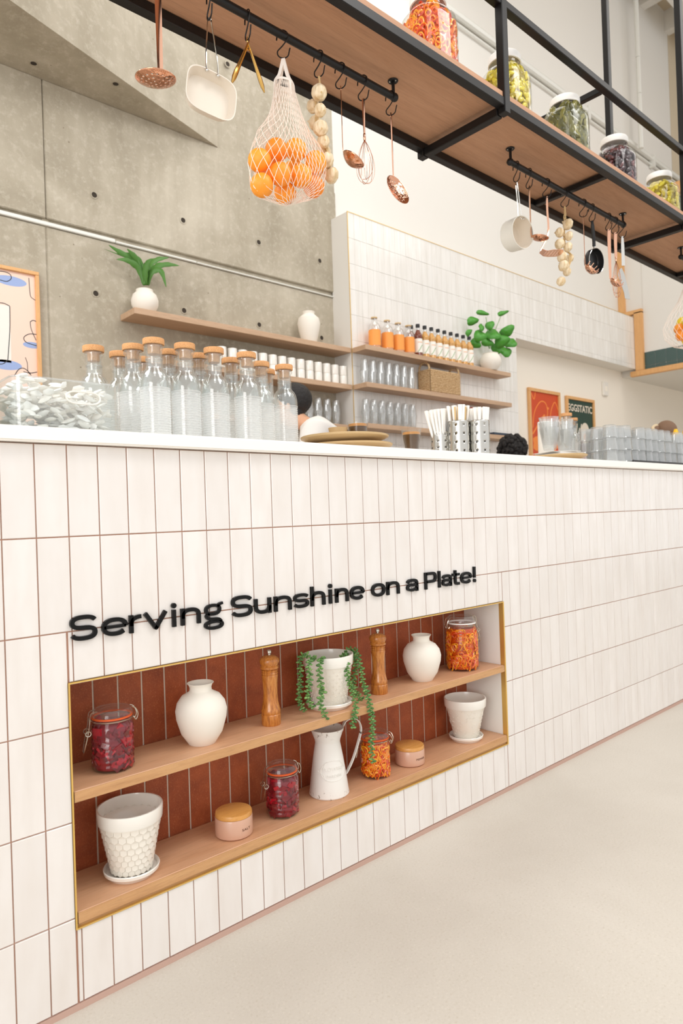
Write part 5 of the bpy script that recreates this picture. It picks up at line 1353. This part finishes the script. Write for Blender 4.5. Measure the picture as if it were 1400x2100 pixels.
# fiddle leaf plant
t = thing('fiddle_leaf_plant', 'broad-leaved green plant in a round cream pot at the top right shelf end', 'plant', (4.90, 2.292, S1))
MB().lathe([(0, 0), (.055, 0), (.082, .03), (.098, .07), (.095, .11), (.075, .142), (.068, .15), (.072, .156), (.064, .156), (.06, .145), (.08, .1), (0, .09)], 36).obj('pot', 'matte', t)
PO = Vector((4.90, 2.292, S1))
for i, pts in enumerate([[(1003, 715), (1000, 690), (998, 665), (996, 650)], [(1004, 715), (1010, 690), (1020, 665), (1028, 645)], [(1003, 715), (995, 695), (982, 675)]]):
    MB().tube(smooth_pts([at(a, b_, y=2.32) - PO for a, b_ in pts], 4), .003, 5).obj('stalk', 'stem', t)
fl_ = [(990, 642, 24, 8, 10), (970, 658, 24, 14, -10), (1032, 641, 26, 8, -25), (1004, 668, 16, 16, 60), (985, 688, 22, 20, 0), (1012, 685, 26, 24, 30), (1040, 680, 18, 26, 60), (1030, 700, 26, 20, -30), (1048, 703, 22, 22, 40), (1038, 722, 20, 22, 80), (975, 705, 20, 16, 20), (1000, 702, 22, 14, 10), (962, 682, 14, 10, -40), (1018, 715, 20, 16, 50), (988, 672, 14, 10, 100)]
rnd = random.Random(5)
for (px, py, w_, h_, ang) in fl_:
    c_ = at(px, py, y=2.30 + rnd.uniform(-.10, .0)) - PO; s_ = 6.3 / 1400
    X = T(c_) @ Matrix(((RT.x, UP.x, -FW.x, 0), (RT.y, UP.y, -FW.y, 0), (RT.z, UP.z, -FW.z, 0), (0, 0, 0, 1))) @ RZ(R(-ang)) @ RX(rnd.uniform(-.5, .5)) @ RY(rnd.uniform(-.5, .5))
    n = 14; vs = [(0, 0, .004)]; fs = []
    for k in range(n):
        a = 2*pi*k/n; q = 1 + .12 * cos(3 * a + .5) - .1 * cos(a)
        vs.append((w_ * s_ * .62 * q * cos(a), h_ * s_ * .62 * q * sin(a), -.010 * abs(sin(a)) + .004 * sin(4*a)))
    fs = [(0, 1 + k, 1 + (k+1) % n) for k in range(n)]
    o = MB().add(vs, fs, X).obj('leaf', 'leafd', t, ang=80); o.modifiers.new('t', 'SOLIDIFY').thickness = .0015
# basket
t = thing('woven_basket', 'rectangular woven seagrass basket with arched end handles on the middle right shelf', 'basket', (3.99, 2.255, S2_))
bw, bd, bh = .40, .135, .19
for a in ((0, bw, 0, .008, 0), (0, bw, bd - .008, bd, 0), (0, .008, 0, bd, 1), (bw - .008, bw, 0, bd, 1)):
    MB().box(a[0], a[1], a[2], a[3], 0, bh).obj('side', 'basket', t, smooth=False, bevel=.003)
MB().box(.004, bw - .004, .004, bd - .004, 0, .006).obj('bottom', 'basket', t, smooth=False)
b = MB()
for k in range(13):
    z = .01 + k * .014; b.tube([(-.001, -.001, z), (bw + .001, -.001, z)], .0035, 5); b.tube([(-.001, -.001, z), (-.001, bd, z)], .0035, 5)
b.obj('weave_ridges', 'basket', t, kind='stuff')
for x in (.004, bw - .004): MB().tube(smooth_pts([(x, .012, bh - .01), (x, .02, bh + .035), (x, bd/2, bh + .062), (x, bd - .02, bh + .035), (x, bd - .012, bh - .01)], 6), .008, 6).obj('handle', 'basket', t)
o = MB().box(4.60, 4.70, 2.28, 2.36, S3, S3 + .235).obj('red_carton', 'red', smooth=False, bevel=.002); o['label'] = 'small red carton standing on the lowest right shelf above the straws'; o['category'] = 'carton'
o = MB().box(4.86, 5.13, 2.253, 2.39, S3 + .0, S3 + .022).obj('navy_book', 'book', smooth=False, bevel=.003); o['label'] = 'navy book lying at the right end of the lowest right shelf'; o['category'] = 'book'

# ------------------------------------------------------------------ posters
def poster(name, x0, x1, z0, z1, y, label, printm, frame=.02):
    t = thing(name, label, 'poster', ((x0 + x1) / 2, y, (z0 + z1) / 2)); w, h = (x1 - x0) / 2, (z1 - z0) / 2
    for a in ((-w, w, h - frame, h), (-w, w, -h, -h + frame), (-w, -w + frame, -h + frame + .0005, h - frame - .0005), (w - frame, w, -h + frame + .0005, h - frame - .0005)):
        MB().box(a[0], a[1], -.030, -.001, a[2], a[3]).obj('frame_rail', 'trimwood', t, smooth=False, bevel=.002)
    MB().box(-w + frame * .5, w - frame * .5, -.012, -.002, -h + frame * .5, h - frame * .5).obj('print', printm, t, smooth=False)
    return t, w, h
def ln(t, pts, r, m_, nm='printed_line', closed=False, k=6):
    P = [(x, -.0125, z) for x, z in pts]; P = smooth_pts(P, k) if k > 1 and not closed else P
    MB().tube(P, .0004, 4, closed, ry=r, up=(0, 1, 0)).obj(nm, m_, t, smooth=False)
def blob(t, cx_, cz_, rx, rz, m_, off=.0123, nm='printed_shape', n=24, fn=None):
    MB().prism([(cx_ + rx * cos(2*pi*k/n) * (fn(2*pi*k/n) if fn else 1), cz_ + rz * sin(2*pi*k/n) * (fn(2*pi*k/n) if fn else 1)) for k in range(n)], -.0119, -off, Matrix(((1, 0, 0, 0), (0, 0, 1, 0), (0, 1, 0, 0), (0, 0, 0, 1)))).obj(nm, m_, t, smooth=False)
t, w, h = poster('framed_poster', .10, .957, 1.42, 2.468, WY - .001, 'pink framed poster of line-drawn glasses and cups, cut by the left edge', 'pink')
def lp(px, py): p = at(px, py, y=WY - .0135); return (p.x - t.location.x, p.z - t.location.z)
def PX(pts): return [lp(a, b_) for a, b_ in pts]
blob(t, *lp(22, 576), .085, .028, 'blue'); blob(t, *lp(12, 748), .085, .028, 'blue', fn=None); blob(t, *lp(66, 708), .05, .018, 'blue')
c0 = lp(8, 700); MB().box(c0[0] - .12, c0[0] + .036, -.0123, -.012, lp(5, 742)[1], lp(5, 625)[1]).obj('printed_shape', 'glassprint', t, smooth=False)
ln(t, PX([(20, 628), (20, 680), (16, 738)]), .003, 'inkline', k=4); ln(t, PX([(-10, 620), (8, 622), (20, 628)]), .003, 'inkline'); ln(t, PX([(-10, 746), (6, 746), (16, 738)]), .003, 'inkline')
ln(t, PX([(0, 574), (14, 577), (23, 571), (20, 562), (8, 557), (-4, 556)]), .003, 'inkline')
ln(t, PX([(59, 570), (62, 605), (67, 612), (73, 616)]), .0025, 'inkline', k=3)
ln(t, PX([(62, 660), (68, 657), (75, 660)]), .003, 'inkline'); ln(t, PX([(62, 660), (64, 675), (74, 698)]), .0025, 'inkline'); ln(t, PX([(75, 686), (60, 685), (49, 692), (54, 702), (75, 709)]), .003, 'inkline')
ln(t, PX([(52, 733), (56, 745), (57, 760), (62, 768)]), .0022, 'inkline'); ln(t, PX([(30, 770), (38, 758), (48, 755), (58, 762), (64, 770)]), .003, 'inkline'); ln(t, PX([(48, 762), (62, 765), (76, 763)]), .003, 'inkline')
def rposter(px0, px1, pyt, label, pm):
    x0, x1 = at(px0, 900, y=WY).x, at(px1, 900, y=WY).x; z1 = at((px0 + px1) / 2, pyt, y=WY).z
    return poster('framed_poster', x0, x1, z1 - .95, z1, WY - .001, label, pm, .035)
t, w, h = rposter(1083, 1147, 801, 'red-orange framed poster with loose orange line drawing, left of the pair', 'redprint')
blob(t, -.05, .13, .17, .17, 'redprint', .0125, fn=lambda a: 1 + .12 * cos(3 * a)); 
ln(t, [(-.24, .05), (-.20, .22), (-.08, .34), (.03, .33), (.06, .22), (.0, .12), (.08, .1), (.14, .27), (.22, .36), (.28, .28)], .009, 'orangeprint')
ln(t, [(-.25, .42), (-.2, .36), (-.17, .44)], .009, 'orangeprint'); ln(t, [(-.25, -.02), (-.1, .12), (.0, .2), (-.05, .06), (-.2, -.08)], .014, 'orangeprint')
blob(t, .0, -.12, .26, .10, 'orangeprint', .0126, fn=lambda a: 1 + .1 * cos(5 * a)); ln(t, [(-.2, -.4), (-.05, -.2), (.1, -.35), (.2, -.15)], .02, 'orangeprint')
blob(t, .07, .28, .022, .014, 'orangeprint', .0127)
t, w, h = rposter(1160, 1217, 817, 'dark green framed poster headed EGGSTATIC, right of the pair', 'greenprint')
me = text_mesh('EGGSTATIC', .115, 'creamprint', depth=.0004, bold=.002)
wd = max(v.co.x for v in me.vertices) - min(v.co.x for v in me.vertices)
for v in me.vertices: v.co.x *= (w * 2 - .09) / wd
inst('lettering', me, t, (0, -.0128, h - .13), (pi/2, 0, 0))
blob(t, .08, -.10, .22, .20, 'brownprint'); blob(t, .10, .06, .10, .13, 'creamprint', .0127); blob(t, .10, .02, .045, .045, 'oj', .013); blob(t, .16, -.28, .14, .05, 'limeprint', .0128)
for k in range(5): ln(t, [(-.20 + .03 * k, -.3), (-.16 + .035 * k, -.05), (-.13 + .05 * k, .12 + .05 * (k % 2))], .014, 'creamprint')
blob(t, .02, -.24, .10, .06, 'redprint', .0129)
p = at(1238, 798, y=WY)
t = thing('wall_thermostat', 'small white square box on the cream wall right of the posters', 'thermostat', (p.x, WY, p.z))
MB().box(-.06, .06, -.03, 0, -.085, .085).obj('body', 'ceram', t, bevel=.006); MB().box(-.03, .03, -.032, -.03, -.03, .03).obj('display', 'cream', t, smooth=False)

# ------------------------------------------------------------------ people
def skinned(name, verts, edges, m, parent, sub=2, root=0):
    me = bpy.data.meshes.new(name); me.from_pydata([v[0] for v in verts], edges, [])
    o = bpy.data.objects.new(name, me); COL.objects.link(o); md = o.modifiers.new('s', 'SKIN'); md.use_smooth_shade = True
    for i, v in enumerate(verts): me.skin_vertices[0].data[i].radius = v[1] if isinstance(v[1], tuple) else (v[1], v[1])
    me.skin_vertices[0].data[root].use_root = True
    o.modifiers.new('u', 'SUBSURF').levels = sub
    dg = bpy.context.evaluated_depsgraph_get(); m2 = bpy.data.meshes.new_from_object(o.evaluated_get(dg)); bpy.data.objects.remove(o)
    m2.polygons.foreach_set('use_smooth', [True] * len(m2.polygons)); m2.materials.clear(); m2.materials.append(M[m])
    o = bpy.data.objects.new(name, m2); COL.objects.link(o); o.parent = parent; return o
def person(base, face, head, lean, label, hair, shirt, curly=False, bun=False, s=1.0, nz=-.02):
    """base: feet; face: heading; head: head centre in world; lean: pelvis offset from the feet"""
    t = thing('person', label, 'person', base); B = Vector(base)
    f = Vector((cos(face), sin(face), 0)); l = Vector((-f.y, f.x, 0)); H = Vector(head) - B
    pel = Vector((lean[0], lean[1], .93 * s)); hd = H
    nd = (hd - pel); neck = hd + (pel - hd).normalized() * .155 + Vector((0, 0, nz)); chest = pel + (neck - pel) * .68; belly = pel + (neck - pel) * .32
    sh = pel + (neck - pel) * .90
    V = [(pel, (.13, .10)), (belly, (.125, .095)), (chest, (.145, .105)), (sh, (.075, .055)), (neck, .048), (hd + Vector((0, 0, -.055)), (.070, .078)), (hd + Vector((0, 0, .02)), (.080, .092)), (hd + Vector((0, 0, .075)), (.066, .074))]
    E = [(0, 1), (1, 2), (2, 3), (3, 4), (4, 5), (5, 6), (6, 7)]
    for q in (-1, 1):
        i = len(V); S_ = sh + l * .17 * q; e_ = S_ + Vector((0, 0, -.24)) + l * .05 * q + f * .06; wr = e_ + f * .22 + Vector((0, 0, -.05)) - l * .06 * q; hn = wr + f * .09
        V += [(S_, .058), (e_, .043), (wr, .030), (hn, (.036, .018))]; E += [(3, i), (i, i+1), (i+1, i+2), (i+2, i+3)]
        for d_ in (-1.5, -.5, .5, 1.5):
            j = len(V); V += [(hn + f * .05 + l * .014 * d_, .009), (hn + f * .085 + l * .016 * d_ + Vector((0, 0, -.015)), .008)]; E += [(i+3, j), (j, j+1)]
        j = len(V); V += [(wr + f * .05 - l * .035 * q, .010), (wr + f * .08 - l * .045 * q + Vector((0, 0, -.01)), .009)]; E += [(i+3, j), (j, j+1)]
    for q in (-1, 1):
        i = len(V); hp_ = pel + l * .09 * q + Vector((0, 0, -.05)); kn = Vector((lean[0] * .5, lean[1] * .5, .48 * s)) + l * .10 * q + f * .02; an = Vector((0, 0, .08)) + l * .11 * q; to = an + f * .15 + Vector((0, 0, -.05))
        V += [(hp_, .088), (kn, .056), (an, .040), (to, (.04, .028))]; E += [(0, i), (i, i+1), (i+1, i+2), (i+2, i+3)]
    skinned('body', V, E, 'skin', t)
    # shirt
    V2 = [(pel + Vector((0, 0, -.06)), (.158, .130)), (belly, (.152, .122)), (chest, (.175, .14)), (sh, (.16, .13)), (sh + (neck - sh) * .95, .086)]; E2 = [(0, 1), (1, 2), (2, 3), (3, 4)]
    for q in (-1, 1):
        i = len(V2); S_ = sh + l * .17 * q; e_ = S_ + Vector((0, 0, -.24)) + l * .05 * q + f * .06
        V2 += [(S_, .088), (S_ + (e_ - S_) * .7, .070)]; E2 += [(3, i), (i, i+1)]
    skinned('shirt', V2, E2, shirt, t)
    V3 = [(pel + Vector((0, 0, -.03)), (.165, .14))]; E3 = []
    for q in (-1, 1):
        i = len(V3); hp_ = pel + l * .09 * q + Vector((0, 0, -.08)); kn = Vector((lean[0] * .5, lean[1] * .5, .48 * s)) + l * .10 * q + f * .02; an = Vector((0, 0, .07)) + l * .11 * q
        V3 += [(hp_, .10), (kn, .078), (an, .068)]; E3 += [(0, i), (i, i+1), (i+1, i+2)]
    skinned('trousers', V3, E3, 'trouser', t)
    # hair
    b = MB(); rnd = random.Random(3)
    hc = hd + Vector((0, 0, .052)) - f * .034
    b.ball(.104, T(hc) @ RZ(face) @ SCL(.98, .88, .92), 24, 16)
    b.ball(.078, T(hd - f * .032 + Vector((0, 0, -.012))) @ RZ(face) @ SCL(.75, .92, .9), 20, 12)
    if curly:
        for k in range(170):
            v = Vector((rnd.gauss(0, 1), rnd.gauss(0, 1), rnd.gauss(.35, .8))).normalized()
            b.ball(rnd.uniform(.012, .022), T(hc + Vector((v.x * .098, v.y * .098, v.z * .10))), 7, 5)
    b.obj('hair', hair, t)
    if bun:
        MB().ball(.045, T(hd - f * .02 + l * .105 + Vector((0, 0, .06))), 16, 10).obj('hair_bun', hair, t)
        MB().tube([hd - f * .02 + l * .10 + Vector((0, 0, .055)) + Vector((.045 * cos(a), .01 * sin(3*a), .045 * sin(a))) for a in [2*pi*k/20 for k in range(20)]], .016, 7, True).obj('scrunchie', 'cream_cloth', t)
    MB().ball(.012, T(hd + f * .083 + Vector((0, 0, -.012))) @ RZ(face) @ SCL(1.2, .8, 1.5), 10, 8).obj('nose', 'skin', t)
    for q in (-1, 1):
        MB().ball(.016, T(hd + l * .082 * q + Vector((0, 0, -.005))) @ RZ(face) @ SCL(.8, .45, 1.5), 10, 8).obj('ear', 'skin', t)
        MB().ball(.008, T(hd + f * .076 + l * .03 * q + Vector((0, 0, .012))), 8, 6).obj('eye', 'inkline', t)
    MB().tube([hd + f * .070 + l * (-.02 + .02 * k) + Vector((0, 0, -.05)) for k in range(3)], .003, 5).obj('mouth', 'brownprint', t)
    for q in (-1, 1):
        MB().ball(.06, T(Vector((0, 0, .038)) + l * .11 * q + f * .07) @ RZ(face) @ SCL(2.3, .85, .62), 14, 8).obj('shoe', 'rubber', t)
    # apron
    ap = [chest + f * .155, belly + f * .165, pel + f * .172, pel + f * .172 + Vector((0, 0, -.38))]
    b = MB(); vs = []
    for p_, w_ in zip(ap, (.09, .14, .17, .18)): vs += [tuple(p_ - l * w_ - f * .05), tuple(p_ + f * .010), tuple(p_ + l * w_ - f * .05)]
    o = b.add(vs, [(3*i + j, 3*i + j + 1, 3*i + 4 + j, 3*i + 3 + j) for i in range(3) for j in range(2)]).obj('apron', 'apron', t); o.modifiers.new('t', 'SOLIDIFY').thickness = .004
    cN = sh + (neck - sh) * .62; dN = (neck - sh).normalized(); aN = dN.orthogonal().normalized(); bN = dN.cross(aN)
    MB().tube([cN + (aN * cos(a) + bN * sin(a)) * .066 for a in [2*pi*k/24 for k in range(24)]], .006, 5, True).obj('neck_strap', 'apron', t)
    return t
hd = at(592, 838, y=1.62)
person((hd.x + .30, 1.32, 0), R(140), hd, (.12, -.12), 'barista in a white T-shirt and black apron bending forward behind the bottles', 'hair', 'shirt', nz=.02)
hd = at(1045, 936, y=1.45)
person((hd.x + .05, 1.50, 0), R(70), hd, (.05, .05), 'barista with curly black hair showing just above the counter beside the straws', 'hair', 'shirt2', curly=True)
hd = at(1361, 895, y=1.30)
person((hd.x, 1.35, 0), R(60), hd, (0, 0), 'person with brown hair and cream scrunchie behind the upturned glasses', 'hairb', 'shirt2', bun=True)
print('tiles', cnt)
